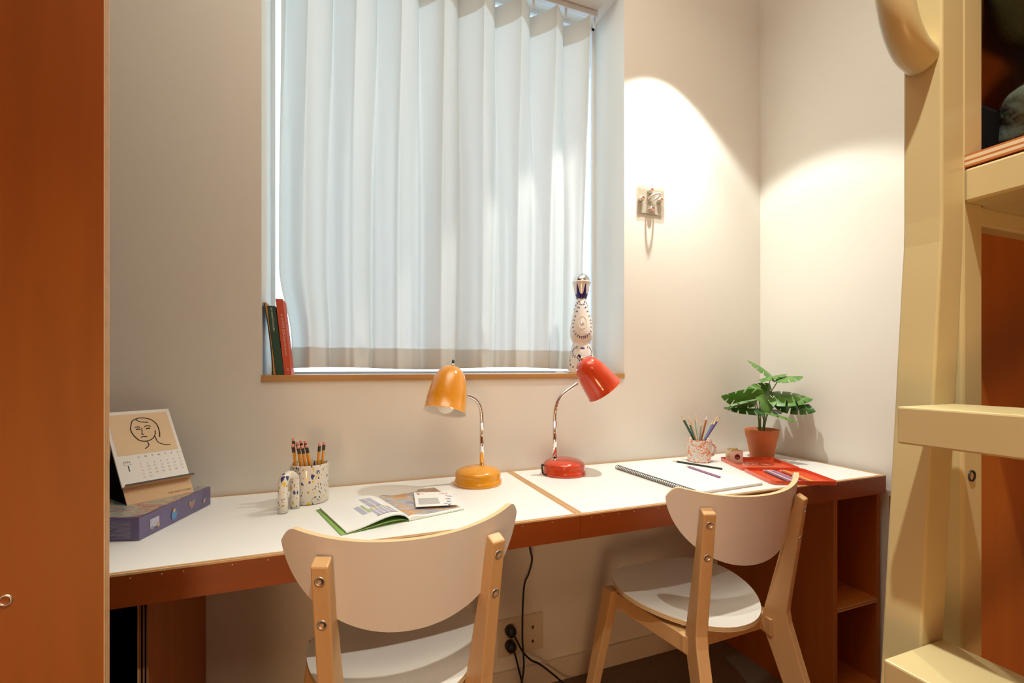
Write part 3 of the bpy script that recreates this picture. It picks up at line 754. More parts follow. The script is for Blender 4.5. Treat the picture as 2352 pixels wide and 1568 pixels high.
def hexring(r, n=6): return [(r*math.cos(2*PI*k/n), r*math.sin(2*PI*k/n)) for k in range(n)]
def eraser_pencil(foot, top, label):
    f, e = Vector(foot), Vector(top); ax = (e-f).normalized(); L = (e-f).length
    t = thing('pencil', label, 'pencil', foot, 'yellow pencils in the splattered mug')
    G().lathe([(0.0, 0), (0.0036, 0), (0.0036, L-0.022)], 6, 0, f, ax, smooth=False).build('barrel', 'pencil_y', t)
    G().lathe([(0.0036, L-0.022), (0.0039, L-0.021), (0.0037, L-0.017), (0.0039, L-0.013), (0.0038, L-0.0075)], 16, 0, f, ax).build('ferrule', 'gr', t)
    G().lathe([(0.0037, L-0.0075), (0.0037, L-0.0015), (0.0030, L), (0.0, L+0.0003)], 16, 0, f, ax).build('eraser', 'eraser', t)
SPEC = [  # offset of top (dx, dy), top z, foot dx, dy, label
    (-0.0405, 0.020, 0.912, -0.030, 0.012, 'tallest yellow pencil, furthest left in the splattered mug, eraser end up'),
    (-0.0395, -0.010, 0.901, -0.022, -0.010, 'yellow pencil at the front left rim of the splattered mug'),
    (-0.0310, 0.012, 0.903, -0.010, 0.010, 'yellow pencil second from the left in the back row of the splattered mug'),
    (-0.0225, 0.018, 0.905, 0.002, 0.018, 'yellow pencil in the middle of the back row of the splattered mug'),
    (-0.0120, 0.014, 0.905, 0.012, 0.020, 'yellow pencil at the right end of the back row in the splattered mug'),
    (-0.0265, -0.014, 0.897, -0.004, -0.014, 'yellow pencil second from the left in the front row of the splattered mug'),
    (-0.0170, -0.014, 0.897, 0.006, -0.012, 'yellow pencil third from the left in the front row of the splattered mug'),
    (-0.0070, -0.013, 0.898, 0.018, -0.012, 'steeply slanted yellow pencil at the right of the left bunch'),
    (0.0255, -0.004, 0.899, 0.012, -0.004, 'left one of the two yellow pencils standing apart at the right rim'),
    (0.0360, 0.000, 0.901, 0.024, 0.000, 'right one of the two yellow pencils standing apart at the right rim')]
for a, b, z, c_, d_, lab in SPEC:
    eraser_pencil((mc[0]+c_, mc[1]+d_, DZ+0.0085), (mc[0]+a, mc[1]+b, z), lab)

def colour_pencil(tail, tip, col, label, group, white_tip=False):
    f, e = Vector(tail), Vector(tip); ax = (e-f).normalized(); L = (e-f).length
    t = thing('colored_pencil', label, 'pencil', tail, group)
    G().lathe([(0.0, 0), (0.0037, 0), (0.0037, L-0.020)], 6, 0, f, ax, smooth=False).build('barrel', pcol(*col), t)
    G().lathe([(0.0037, L-0.020), (0.0013, L-0.0055)], 12, 0, f, ax).build('sharpened_cone', 'paper' if white_tip else 'rawwood', t)
    G().lathe([(0.0013, L-0.0055), (0.0003, L), (0.0, L)], 10, 0, f, ax).build('lead', pcol(*col), t)

# ------------------------------------------------------------------ orange marbled cup with coloured pencils
oc = (1.2690, 1.3630)
t = thing('marbled_cup', 'white cup marbled in orange holding colored pencils', 'cup', (oc[0], oc[1], DZ))
prof = [(0.0, 0.001), (0.0380, 0.0005), (0.0405, 0.003), (0.0425, 0.020), (0.0435, 0.05), (0.0440, 0.074), (0.0455, 0.0815), (0.0450, 0.0830), (0.0425, 0.081), (0.0405, 0.074), (0.0400, 0.05), (0.0390, 0.012), (0.036, 0.007), (0.0, 0.007)]
G().lathe(prof, 56, 0, (oc[0], oc[1], DZ)).build('body', 'omug', t)
hd = Vector((0.93, -0.30, 0)).normalized(); hc = Vector((oc[0], oc[1], DZ))+hd*0.0415
path = [hc+hd*(0.021*math.sin(q))+Vector((0, 0, 0.044+0.024*math.cos(q))) for q in [PI*k/16 for k in range(17)]]
G().tube(path, 0.0052, 14).build('handle', 'omug', t)
CP = [  # tip offset along view-right (a), depth (b), z, colour
    (-0.0640, 0.000, 0.915, ('brown', (0.33, 0.16, 0.09)), 'brown pencil furthest left in the orange cup, half hidden', -0.016),
    (-0.0600, -0.010, 0.918, ('bottle_green', (0.02, 0.10, 0.06)), 'dark green pencil leaning left in the orange cup', -0.010),
    (-0.0370, -0.016, 0.902, ('mid_green', (0.04, 0.20, 0.13)), 'mid green pencil with a white stripe leaning left in the orange cup', 0.004),
    (-0.0365, -0.006, 0.914, ('peach', (0.80, 0.42, 0.22)), 'peach pencil leaning left in the orange cup', 0.012),
    (-0.0155, 0.018, 0.916, ('leaf_green', (0.30, 0.62, 0.16)), 'light green pencil at the back of the orange cup', 0.004),
    (-0.0110, 0.008, 0.921, ('white', (0.82, 0.82, 0.80)), 'white pencil standing near the middle of the orange cup', 0.012),
    (0.0090, -0.006, 0.900, ('grey', (0.42, 0.42, 0.36)), 'short grey pencil in the middle of the orange cup', 0.018),
    (0.0285, 0.012, 0.922, ('rust', (0.48, 0.17, 0.06)), 'rust brown pencil leaning right with a white painted tip', 0.006),
    (0.0660, 0.010, 0.919, ('lemon', (0.82, 0.72, 0.12)), 'lemon yellow pencil leaning right in the orange cup', 0.006),
    (0.0520, -0.012, 0.907, ('teal', (0.20, 0.42, 0.46)), 'teal pencil leaning right in the orange cup', 0.010),
    (0.0600, -0.016, 0.908, ('violet', (0.20, 0.18, 0.46)), 'violet pencil leaning right at the front of the orange cup', 0.014),
    (0.0715, 0.004, 0.916, ('royal_blue', (0.05, 0.09, 0.36)), 'royal blue pencil furthest right in the orange cup', 0.014)]
vr = Vector((0.69, -0.72, 0)).normalized(); vd = Vector((0.72, 0.69, 0)).normalized(); oc3 = Vector((oc[0], oc[1], 0))
for a, b, z, col, lab, fa in CP:
    tip = oc3+vr*a+vd*b+Vector((0, 0, z)); foot = oc3+vr*(-a*0.28)+vd*(b*0.9)+Vector((0, 0, DZ+0.0095))
    colour_pencil(foot, tip, col, lab, 'colored pencils in the orange cup', white_tip=(col[0] == 'rust'))

# ------------------------------------------------------------------ potted plant
pc = (1.5520, 1.3330)
pt_ = thing('potted_plant', 'split leaf plant in a terracotta pot in the desk corner', 'plant', (pc[0], pc[1], DZ))
prof = [(0.0, 0.001), (0.0400, 0.0005), (0.0415, 0.004), (0.0545, 0.078), (0.0575, 0.0795), (0.0600, 0.104), (0.0605, 0.110), (0.0590, 0.1115), (0.0560, 0.110), (0.0545, 0.092), (0.0, 0.092)]
G().lathe(prof, 56, 0, (pc[0], pc[1], DZ)).build('pot', 'terra', pt_)
G().lathe([(0.0535, 0.0925), (0.03, 0.096), (0.0, 0.098)], 30, 0, (pc[0], pc[1], DZ)).build('soil', 'soil', pt_)
def plant_leaf(base, tip, width, roll, droop, material, fold=0.25):
    B, T = Vector(base), Vector(tip); d = T-B; L = d.length; d.normalize()
    up = Vector((0, 0, 1)); up = (up-d*up.dot(d)).normalized(); up.rotate(Matrix.Rotation(roll, 3, d))
    sd = d.cross(up)
    NL = 5.2
    def shape(u, v):
        w_ = 2*v-1; aw = abs(w_)
        uu = u
        hw = width*(math.sin(PI*min(1, uu**0.72*0.985+0.015)))**0.75*(1.12-0.45*uu)
        x = uu*L+aw*hw*(-0.55*(1-uu)**2.2*1.6+0.28*uu)    # heart lobes behind, fingers swept ahead
        zz = -droop*L*(uu**1.8)-fold*hw*aw**1.5+0.02*L*math.sin(6*uu)*aw
        return B+d*x+sd*(w_*hw)+up*(zz+droop*L*uu)
    def skip(u, v):
        aw = abs(2*v-1)
        if aw < 0.34: return False
        k = (u*NL+(0.30 if v > 0.5 else 0.0)-0.35*aw) % 1.0
        if 0.22 < u < 0.88 and k < 0.13+0.17*(aw-0.42) and aw > 0.42: return True
        return False
    G().grid(shape, 150, 70, 0, True, skip).build('leaf', material, pt_, solid=0.0006)
LV = [((1.598, 1.33, 1.066), (1.5077, 1.36, 1.127), 0.040, -0.5, 0.25, 'leaf', 1.0668),
      ((1.584, 1.28, 1.062), (1.6400, 1.230, 1.066), 0.050, 0.15, 0.10, 'leaf', 1.05),
      ((1.530, 1.315, 1.052), (1.600, 1.262, 1.074), 0.030, 0.1, 0.20, 'leaf', 1.05),
      ((1.500, 1.300, 0.972), (1.5900, 1.330, 1.036), 0.050, 0.9, 0.05, 'leaf', 0.96),
      ((1.480, 1.300, 0.985), (1.3480, 1.335, 0.992), 0.042, 0.9, 0.10, 'leaf', 0.98),
      ((1.425, 1.265, 0.978), (1.3100, 1.285, 0.955), 0.048, 0.35, 0.15, 'leaf_pale', 0.97),
      ((1.4644, 1.280, 0.940), (1.3550, 1.325, 0.9463), 0.040, -0.2, 0.10, 'leaf_dk', 0.94),
      ((1.572, 1.290, 0.988), (1.6400, 1.190, 0.982), 0.046, 0.5, 0.12, 'leaf', 0.985),
      ((1.585, 1.275, 0.972), (1.6330, 1.175, 0.938), 0.036, 0.9, 0.10, 'leaf_dk', 0.97),
      ((1.4937, 1.260, 0.930), (1.5550, 1.180, 0.902), 0.036, -0.1, 0.20, 'leaf', 0.925),
      ((1.5300, 1.330, 0.936), (1.6350, 1.305, 0.930), 0.036, 0.2, 0.10, 'leaf_dk', 0.935)]
for k, (b, tp, wd, rl_, dr, mt, zz) in enumerate(LV):
    plant_leaf(b, tp, wd*1.22, rl_, dr, mt)
    a = 2*PI*k/len(LV); foot = Vector((pc[0]+0.010*math.cos(a), pc[1]+0.010*math.sin(a), DZ+0.094))
    b = Vector(b); m_ = (foot+b)/2+Vector((0.25*(foot.x-b.x), 0.25*(foot.y-b.y), 0.012))
    G().tube(spline([foot, m_, b], 8), 0.0016, 8).build('stem', 'stem', pt_)

# ------------------------------------------------------------------ sketchbook with spiral
t = thing('sketchbook', 'large white spiral sketchbook lying open on the right worktop', 'sketchbook', (1.05, 1.19, DZ))
A0, A1, A2, A3 = Vector((0.9220, 1.0010, DZ)), Vector((1.1860, 1.0170, DZ)), Vector((1.1680, 1.3760, DZ)), Vector((0.9040, 1.3600, DZ))
def slab(P, z0, z1, gg, m=0, grow=0.0):
    c = sum(P, Vector())/4
    Q = [p+(p-c).normalized()*grow for p in P]
    return gg.hexa([q+Vector((0, 0, z0)) for q in Q]+[q+Vector((0, 0, z1)) for q in Q], m)
slab((A0, A1, A2, A3), 0.0006, 0.0022, G(), grow=0.001).build('back_board', 'kraft', t)
slab((A0, A1, A2, A3), 0.0022, 0.0082, G()).build('page_block', 'paper', t)
n = 44*12; path = []
for i in range(n+1):
    s_ = i/n; q = 2*PI*44*s_; c_ = A0.lerp(A3, 0.01+0.98*s_)
    path.append(c_+Vector((-0.0025+0.0072*math.cos(q), 0, 0.0080+0.0072*math.sin(q))))
G().tube(path, 0.0009, 6).build('spiral_binding', 'gr', t)
PZ = DZ+0.0082+0.0034
colour_pencil((1.2040, 1.1880, PZ), (1.1420, 1.3580, PZ), ('black_green', (0.022, 0.030, 0.020)), 'black pencil lying across the edge of the sketchbook', 'loose pencils on the sketchbook')
colour_pencil((1.1085, 1.1030, PZ), (1.1262, 1.2722, PZ), ('mauve', (0.36, 0.17, 0.30)), 'mauve pencil lying on the sketchbook next to the black pencil', 'loose pencils on the sketchbook')

# ------------------------------------------------------------------ red pencil tin, open flat
an = math.radians(-22); ue, ve = Vector((math.cos(an), math.sin(an), 0)), Vector((-math.sin(an), math.cos(an), 0))
H0 = Vector((1.2850, 1.1780, DZ)); TW, TD = 0.196, 0.184
t = thing('pencil_tin', 'open red metal pencil tin, two shallow trays overhanging the desk front', 'tin', tuple(H0))
def tray(v0, v1, name, ch):
    """shallow tray with rounded corners between v0 and v1 along ve"""
    def rr(ins, r):
        pts = []
        for (cu_, cv, a0) in ((TW-ins-r, v1-ins-r, 0), (ins+r, v1-ins-r, PI/2), (ins+r, v0+ins+r, PI), (TW-ins-r, v0+ins+r, 3*PI/2)):
            for k in range(5):
                a = a0+PI/2*k/4; pts.append((cu_+r*math.cos(a), cv+r*math.sin(a)))
        return pts
    def P(uv, z): return H0+ue*uv[0]+ve*uv[1]+Vector((0, 0, z))
    o, i1 = rr(0, 0.014), rr(0.0009, 0.0131); n = len(o)
    gg = G()
    gg.add([P(p, 0.0006) for p in o], [tuple(range(n-1, -1, -1))])
    gg.add([P(p, 0.0020) for p in i1], [tuple(range(n))])
    for (A, za, B, zb) in ((o, 0.0006, o, 0.0125), (o, 0.0125, i1, 0.0125), (i1, 0.0125, i1, 0.0020)):
        gg.add([P(p, za) for p in A]+[P(p, zb) for p in B], [(i, (i+1) % n, n+(i+1) % n, n+i) for i in range(n)], 0, True)
    return gg.build(name, 'tin', t)
tray(-TD, -0.001, 'bottom_tray', 0); lid = tray(0.001, TD, 'lid', 0)
gg = G()
o = H0+ue*0.098+ve*0.098+Vector((0, 0, 0.0023))
gg.text('Faber-Castell', o, ue, ve, 0.0185, align='CENTER')
gg.text('HIGH QUALITY COLOURED PENCILS', H0+ue*0.098+ve*0.060+Vector((0, 0, 0.0023)), ue, ve, 0.0055, align='CENTER')
for k in range(24):                                # small arched emblem over the name
    q = PI*k/24; q2 = PI*(k+1)/24
    def E_(q, r): return H0+ue*(0.090+r*1.3*math.cos(q))+ve*(0.118+r*math.sin(q))+Vector((0, 0, 0.0023))
    gg.add([E_(q, 0.013), E_(q2, 0.013), E_(q2, 0.017-0.003*(k % 2)), E_(q, 0.017)], [(3, 2, 1, 0)])
gg.build('lettering', 'white', lid)
gg = G()
for k in range(11): 
    u_ = 0.016+k*0.0165; p = H0+ue*u_+ve*(-0.172)+Vector((0, 0, 0.0020)); gg.obox(p, ue*0.0012, ve*0.160, (0, 0, 0.0010))
gg.build('pencil_grooves', 'tin', t)
TP = [(0.062, ('slate_violet', (0.18, 0.15, 0.26)), 'slate violet pencil, leftmost in the red tin'),
      (0.0705, ('pale_pink', (0.85, 0.62, 0.60)), 'pale pink pencil beside the slate violet one in the red tin'),
      (0.079, ('magenta', (0.45, 0.08, 0.14)), 'crimson pencil between the pink and the blue ones in the red tin'),
      (0.0875, ('sky_blue', (0.22, 0.34, 0.68)), 'sky blue pencil in the red tin'),
      (0.1180, ('dusky_red', (0.50, 0.10, 0.10)), 'dusky red pencil beside the amber one in the red tin'),
      (0.1275, ('amber', (0.82, 0.45, 0.03)), 'amber pencil, rightmost in the red tin')]
for u_, col, lab in TP:
    z = Vector((0, 0, 0.0065))
    colour_pencil(H0+ue*u_+ve*(-0.176)+z, H0+ue*u_+ve*(-0.006)+z, col, lab, 'pencils lying in the red tin')

# ------------------------------------------------------------------ tape dispenser on the tin lid
t = thing('tape_dispenser', 'small pale pink card tape holder with a round maroon sticker', 'tape holder', tuple(H0+ue*0.038+ve*0.15+Vector((0, 0, 0.002))))
o = H0+ue*0.0175+ve*0.126+Vector((0, 0, 0.0021)); sx, sy, sz = 0.043, 0.046, 0.0435; th = 0.0010
gg = G()
gg.obox(o, ue*sx, ve*sy, (0, 0, th)); gg.obox(o, ue*sx, ve*th, (0, 0, sz)); gg.obox(o+ve*(sy-th), ue*sx, ve*th, (0, 0, sz*1.05))
for uo in (0, sx-th):                               # sides dip towards the middle
    pr_ = [(0, 0), (sy, 0), (sy, sz*1.22), (sy*0.80, sz*0.98), (0, sz)]
    gg.prism([o+ue*uo+ve*a+Vector((0, 0, b)) for a, b in pr_], ue*th)
gg.build('card_box', 'blush', t)
ctr = o+ue*(sx/2)+ve*(sy/2)+Vector((0, 0, 0.0255))
ax = ve*1.0
G().lathe([(0.0135, -0.009), (0.0235, -0.009), (0.0240, -0.008), (0.0240, 0.008), (0.0235, 0.009), (0.0135, 0.009), (0.0130, 0.0), (0.0135, -0.009)], 40, 0, ctr, ve).build('tape_roll', 'tape', t)
stc = o+ue*(sx*0.53)+Vector((0, 0, sz*0.50))-ve*0.0004
st = G().lathe([(0.0, 0.0), (0.0098, 0.0)], 32, 0, stc, -ve).build('sticker', 'maroon', t)
gg = G()
for k in range(3): gg.obox(stc-ve*0.0003-ue*(0.0055-k*0.0009)+Vector((0, 0, -0.0012-k*0.0020)), ue*(0.011-k*0.0018), ve*0.0001, (0, 0, 0.0008))
gg.build('sticker_print', 'pink', st)

# ------------------------------------------------------------------ open magazine and card
S0, S1 = Vector((0.1534, 1.0655, DZ)), Vector((0.0975, 1.2700, DZ))
sv_ = (S1-S0); SL = sv_.length; sv_.normalize(); su = Vector((sv_.y, -sv_.x, 0))
t = thing('open_magazine', 'open green covered magazine lying on the left worktop', 'magazine', tuple((S0+S1)/2))
PW = 0.1440
def left_page(a, b, lift=0.0, ext=0.0):             # a: 0 spine .. 1 outer edge; b: 0 front .. 1 back
    x = a*(PW-ext); hump = 0.0200*(1-0.45*b)
    s_ = a
    z = 0.0062+hump*(math.sin(PI*min(1, s_**0.60))**1.25)*(1-s_)**0.45*(1 if s_ > 0 else 0)
    z = max(0.0030*(1-s_)+0.0035, z)
    x *= 1-0.02*(1-b)
    return S0-su*x+sv_*(b*SL)+Vector((0, 0, z+lift))
def right_page(a, b, lift=0.0):
    z = 0.0042+0.0055*math.exp(-((a-0.10)/0.14)**2)-0.0022*math.exp(-(a/0.03)**2)
    return S0+su*(a*PW)+sv_*(b*SL)+Vector((0, 0, z+lift))
def thick(fn, zbot, gg, nu=36, nv=10, m=0):         # stack of pages: curved top, edges down to zbot
    gg.grid(lambda u, v: fn(u, v), nu, nv, m)
    edge = [(i/nu, 0) for i in range(nu+1)]+[(1, j/nv) for j in range(1, nv+1)]+[(i/nu, 1) for i in range(nu-1, -1, -1)]+[(0, j/nv) for j in range(nv-1, 0, -1)]
    A = [fn(*e) for e in edge]; B = [Vector((p.x, p.y, DZ+zbot(e[0], p.z-DZ))) for p, e in zip(A, edge)]; n = len(A)
    gg.add(A+B, [(i, n+i, n+(i+1) % n, (i+1) % n) for i in range(n)], m)
    gg.grid(lambda u, v: Vector((*fn(u, v)[:2], DZ+zbot(u, fn(u, v).z-DZ)-0.00001)), nu, nv, m)
gg = G(); thick(lambda a, b: left_page(a, b), lambda a, z: max(0.0022, z-0.0030), gg)
gg.build('left_pages', 'paper', t)
gg = G(); thick(lambda a, b: right_page(a, b), lambda a, z: 0.0012, gg)
gg.build('right_pages', 'paper', t)
gg = G()                                           # cover: flat under the right, wavy under the left, showing at the outer edge
gg.grid(lambda u, v: S0-su*(u*(PW+0.0085))+sv_*(v*SL)+Vector((0, 0, 0.0010+0.0085*math.sin(PI*min(1, u**0.6))**1.3*(1-u)**0.6)), 36, 4)
gg.grid(lambda u, v: S0+su*(u*PW)+sv_*(v*SL)+Vector((0, 0, 0.0009)), 6, 4)
gg.build('cover', 'mag_green', t, solid=0.0006)
gg = G()
gg.grid(lambda u, v: left_page(0.02+u*0.62, v, -0.0040), 24, 4); gg.build('inner_leaf', 'mag_dark', t, solid=0.0005)
def patch(fn, gg, a0, a1, b0, b1, m=0, nu=10, nv=6):
    gg.grid(lambda u, v: fn(lerp(a0, a1, u), lerp(b0, b1, v), 0.0004), nu, nv, m)
gg = G(); patch(right_page, gg, 0.03, 0.985, 0.06, 0.99, 0, 30, 8); gg.build('photo_print', 'photo', t)
gg = G()
for (a0, a1, b0, b1, m) in ((0.20, 0.285, 0.72, 0.93, 0), (0.31, 0.395, 0.72, 0.93, 0), (0.20, 0.285, 0.50, 0.70, 0), (0.31, 0.395, 0.50, 0.70, 0), (0.20, 0.395, 0.475, 0.49, 3)):
    patch(left_page, gg, a0, a1, b0*0.93, b1*0.93, m)
for k in range(5):
    patch(left_page, gg, 0.12+0.07*k, 0.17+0.07*k, 0.13, 0.36, 0); patch(left_page, gg, 0.12+0.07*k, 0.17+0.07*k, 0.37, 0.42, (2, 1, 0, 2, 1)[k])
patch(left_page, gg, 0.46, 0.50, 0.30, 0.62, 1); patch(left_page, gg, 0.52, 0.60, 0.30, 0.62, 0); patch(left_page, gg, 0.12, 0.47, 0.10, 0.12, 3)
gg.build('printed_blocks', ['lav', 'lime', 'goldp', 'grey'], t)
C0, C1, C2, C3 = Vector((0.1790, 1.1330, 0)), Vector((0.2790, 1.1150, 0)), Vector((0.2900, 1.2380, 0)), Vector((0.1945, 1.2660, 0))
t = thing('postcard', 'small white botanical card lying on the right page of the open magazine', 'card', (0.235, 1.19, DZ+0.0105))
gg = G(); zc = DZ+0.0105
gg.hexa([c_+Vector((0, 0, zc)) for c_ in (C0, C1, C2, C3)]+[c_+Vector((0, 0, zc+0.0005)) for c_ in (C0, C1, C2, C3)]); gg.build('card', 'paper', t)
def cpt(a, b, dz=0.0007): 
    p = C0.lerp(C1, a).lerp(C3.lerp(C2, a), b); return (p.x, p.y, zc+dz)
gg = G(); rr = random.Random(3)
for k in range(12):
    b = 0.14+k*0.036
    gg.add([cpt(0.08, b), cpt(0.62-0.05*rr.random(), b), cpt(0.62-0.05*rr.random(), b+0.014), cpt(0.08, b+0.014)], [(0, 1, 2, 3)], 0)
for (a, b, m) in ((0.80, 0.10, 1), (0.86, 0.28, 1), (0.80, 0.48, 2), (0.88, 0.66, 1), (0.78, 0.86, 2), (0.16, 0.88, 2)):
    for k in range(7):
        q = rr.random()*2*PI; r_ = 0.05+0.05*rr.random(); q2 = q+0.5
        gg.add([cpt(a, b), cpt(a+r_*math.cos(q)*1.2, b+r_*math.sin(q)), cpt(a+r_*1.3*math.cos(q2), b+r_*math.sin(q2))], [(0, 1, 2)], m)
gg.build('printed_flowers', ['grey', 'lav', 'pink'], t)
t = tag(G().hexa([Vector(p)+Vector((0, 0, DZ+0.0095)) for p in ((0.2000, 1.245, 0), (0.2700, 1.232, 0), (0.2580, 1.302, 0), (0.2090, 1.296, 0))]+[Vector(p)+Vector((0, 0, DZ+0.0100)) for p in ((0.2000, 1.245, 0), (0.2700, 1.232, 0), (0.2580, 1.302, 0), (0.2090, 1.296, 0))]).build('photo_card', 'photo2', loc=(0.234, 1.27, DZ+0.0095)), 'brown photo card half hidden under the botanical card', 'card')

# ------------------------------------------------------------------ purple puzzle box
bo = Vector((-0.3760, 1.1398, DZ+0.0006)); be = Vector((0.0713, 0.2388, 0)).normalized(); bs = Vector((-be.y, be.x, 0))
BL_, BW_, BH_ = 0.2495, 0.300, 0.0458
t = thing('puzzle_box', 'flat violet puzzle box in shrink wrap under the desk calendar', 'box', tuple(bo+be*BL_/2+bs*BW_/2))
G().obox(bo, be*BL_, bs*BW_, (0, 0, BH_)).build('carton', 'purple', t, bevel=0.0015)
Z1 = Vector((0, 0, BH_+0.0004))
G().add([bo+Z1+be*0.006+bs*0.006, bo+Z1+be*(BL_-0.006)+bs*0.006, bo+Z1+be*(BL_-0.006)+bs*(BW_-0.006), bo+Z1+be*0.006+bs*(BW_-0.006)], [(0, 1, 2, 3)]).build('top_picture', 'boxtop', t)
nr = -bs                                            # outward normal of the long right side
def side(a, h, lift=0.0006): return bo+be*a+nr*lift+Vector((0, 0, h))
icon_m = ['lav', 'grey', mat('light_blue_print', (0.10, 0.28, 0.55), 0.4), mat('tan_print', (0.55, 0.36, 0.20), 0.5), mat('coral_print', (0.70, 0.14, 0.09), 0.5)]
def blob(gg, a, h, ra, rh, m, n=20, heart=False):
    pts = [side(a, h, 0.0006+0.0002*m)]
    for k in range(n):
        q = 2*PI*k/n
        if heart:
            x = 16*math.sin(q)**3/16; y = (13*math.cos(q)-5*math.cos(2*q)-2*math.cos(3*q)-math.cos(4*q))/15
        else: x, y = math.cos(q), math.sin(q)
        pts.append(side(a+ra*x, h+rh*y, 0.0006+0.0002*m))
    gg.add(pts, [(0, 1+k, 1+(k+1) % n) for k in range(n)], m)
gg = G(); gg.add([side(0.030, 0.014), side(0.058, 0.014), side(0.058, 0.033), side(0.030, 0.033)], [(0, 1, 2, 3)], 0)
blob(gg, 0.036, 0.014, 0.005, 0.004, 1); blob(gg, 0.054, 0.015, 0.004, 0.006, 3); gg.build('printed_icon', icon_m, t)
gg = G(); blob(gg, 0.106, 0.019, 0.0095, 0.0115, 2); blob(gg, 0.106, 0.029, 0.005, 0.004, 3); gg.build('printed_icon', icon_m, t)
gg = G(); blob(gg, 0.170, 0.024, 0.0120, 0.0115, 1, 40, True); blob(gg, 0.170, 0.022, 0.0040, 0.0045, 4); gg.build('printed_icon', icon_m, t)
gg = G(); gg.add([side(0.219, 0.018), side(0.221, 0.018), side(0.227, 0.034), side(0.226, 0.035)], [(0, 1, 2, 3)], 1)
blob(gg, 0.219, 0.018, 0.004, 0.005, 3); blob(gg, 0.226, 0.021, 0.003, 0.003, 2); gg.build('printed_icon', icon_m, t)
fe = Vector((0, 0, 0)); gg = G(); rr = random.Random(5)  # small print on the short end
for k in range(13):
    h = 0.0385-k*0.0027; L_ = 0.026+0.014*rr.random()
    a0 = 0.017 if k > 3 else 0.0145
    p = bo+bs*(0.0165 if k else 0.018)-be*0.0006+Vector((0, 0, h))
    gg.add([p, p+bs*L_, p+bs*L_+Vector((0, 0, 0.0006)), p+Vector((0, 0, 0.0006))], [(0, 3, 2, 1)])
gg.build('small_print', 'lav', t)

# ------------------------------------------------------------------ desk calendar on the box
F0 = Vector((-0.4340, 1.2490, DZ+0.0006+BH_+0.0006)); ce = Vector((0.793, 0.610, 0)).normalized(); cn = Vector((ce.y, -ce.x, 0))
th = math.radians(36); cb = -cn*math.sin(th)+Vector((0, 0, math.cos(th))); cf = cn*math.cos(th)+Vector((0, 0, math.sin(th)))
CW, CL = 0.133, 0.236
t = thing('desk_calendar', 'kraft easel desk calendar with a line drawn head on the violet box', 'calendar', tuple(F0))
G().obox(F0-cf*0.0022, ce*CW, cb*CL, cf*0.0022).build('easel_board', 'kraft', t, bevel=0.0006)
G().obox(F0-cf*0.0034, ce*CW, cb*CL, cf*0.0012).build('easel_backing', 'black', t)
gg = G(); fb = F0-cf*0.0036+cb*0.003                 # folded foot behind
foot = F0-cn*0.118+Vector((0, 0, 0.001)); tb = F0+cb*0.150-cf*0.0036
gg.obox(foot, ce*CW, (tb-foot), cf*0.0010); gg.obox(F0-cn*0.002, ce*CW, -cn*0.116, (0, 0, 0.0012)); gg.build('back_strut', 'black', t)
LD = 0.040                                           # ledge
gg = G(); q0 = F0+cb*LD+cf*0.0002
gg.obox(q0, ce*(CW+0.004), cf*0.017, cb*0.0008); lg = gg.build('ledge', 'kraft', t)
G().obox(q0+cf*0.0160-cb*0.0008, ce*(CW+0.004), cf*0.0018, cb*0.0034).build('ledge_edge', 'black', lg)
gg = G(); gg.obox(F0+cb*(LD+0.0020)+cf*0.0004-ce*0.002, ce*(CW+0.001), cb*(CL-LD+0.002), cf*0.0050); gg.build('calendar_pages', 'paper', t)
def cp(a, l, lift=0.0058): return F0+ce*(a*CW-0.002)+cb*(LD+0.002+l*(CL-LD))+cf*lift
G().add([cp(0.05, 0.40), cp(0.96, 0.40), cp(0.96, 0.965), cp(0.05, 0.965)], [(0, 1, 2, 3)]).build('picture_area', 'peach', t)
gg = G()
def stroke(P, r=0.0010): gg.tube([cp(a, l, 0.0061) for a, l in [(p.x, p.y) for p in spline([(a, l, 0) for a, l in P], 6)]], r, 6)
stroke([(0.36, 0.82), (0.40, 0.87), (0.52, 0.90), (0.66, 0.87), (0.74, 0.79), (0.75, 0.68), (0.73, 0.60)], 0.0011)   # a plain head in outline
stroke([(0.36, 0.82), (0.33, 0.74), (0.35, 0.66), (0.41, 0.585), (0.50, 0.56), (0.60, 0.58), (0.67, 0.64), (0.69, 0.70)], 0.0011)
stroke([(0.40, 0.765), (0.44, 0.775), (0.48, 0.765)]); stroke([(0.54, 0.765), (0.59, 0.780), (0.64, 0.765)])
stroke([(0.41, 0.735), (0.44, 0.742), (0.47, 0.733)], 0.0014); stroke([(0.56, 0.733), (0.59, 0.742), (0.62, 0.733)], 0.0014)
stroke([(0.50, 0.75), (0.485, 0.69), (0.475, 0.665), (0.505, 0.660)]); stroke([(0.45, 0.622), (0.495, 0.630), (0.54, 0.622)], 0.0013)
stroke([(0.52, 0.56), (0.53, 0.50), (0.46, 0.455)]); stroke([(0.66, 0.62), (0.68, 0.53), (0.78, 0.48), (0.86, 0.475)])
stroke([(0.44, 0.89), (0.50, 0.845), (0.62, 0.825)])
gg.build('line_drawing', 'ink', t)
gg = G()
for k, ch in enumerate('SMTWTFS'): gg.text(ch, cp(0.335+k*0.100, 0.345), ce, cb, 0.0062, align='CENTER')
gg.text('JAN', cp(0.10, 0.295), ce, cb, 0.0075); gg.text('1', cp(0.155, 0.185), ce, cb, 0.0210, align='CENTER')
gg.add([cp(0.09, 0.272), cp(0.21, 0.272), cp(0.21, 0.275), cp(0.09, 0.275)], [(0, 1, 2, 3)])
gg.build('day_letters', 'ink', t)
gg = G()
for d in range(1, 32):
    k = (d+5) % 7; row = (d+5)//7
    gg.text(str(d), cp(0.335+k*0.100, 0.300-row*0.045), ce, cb, 0.0056, m=(1 if k == 0 else 0), align='CENTER')
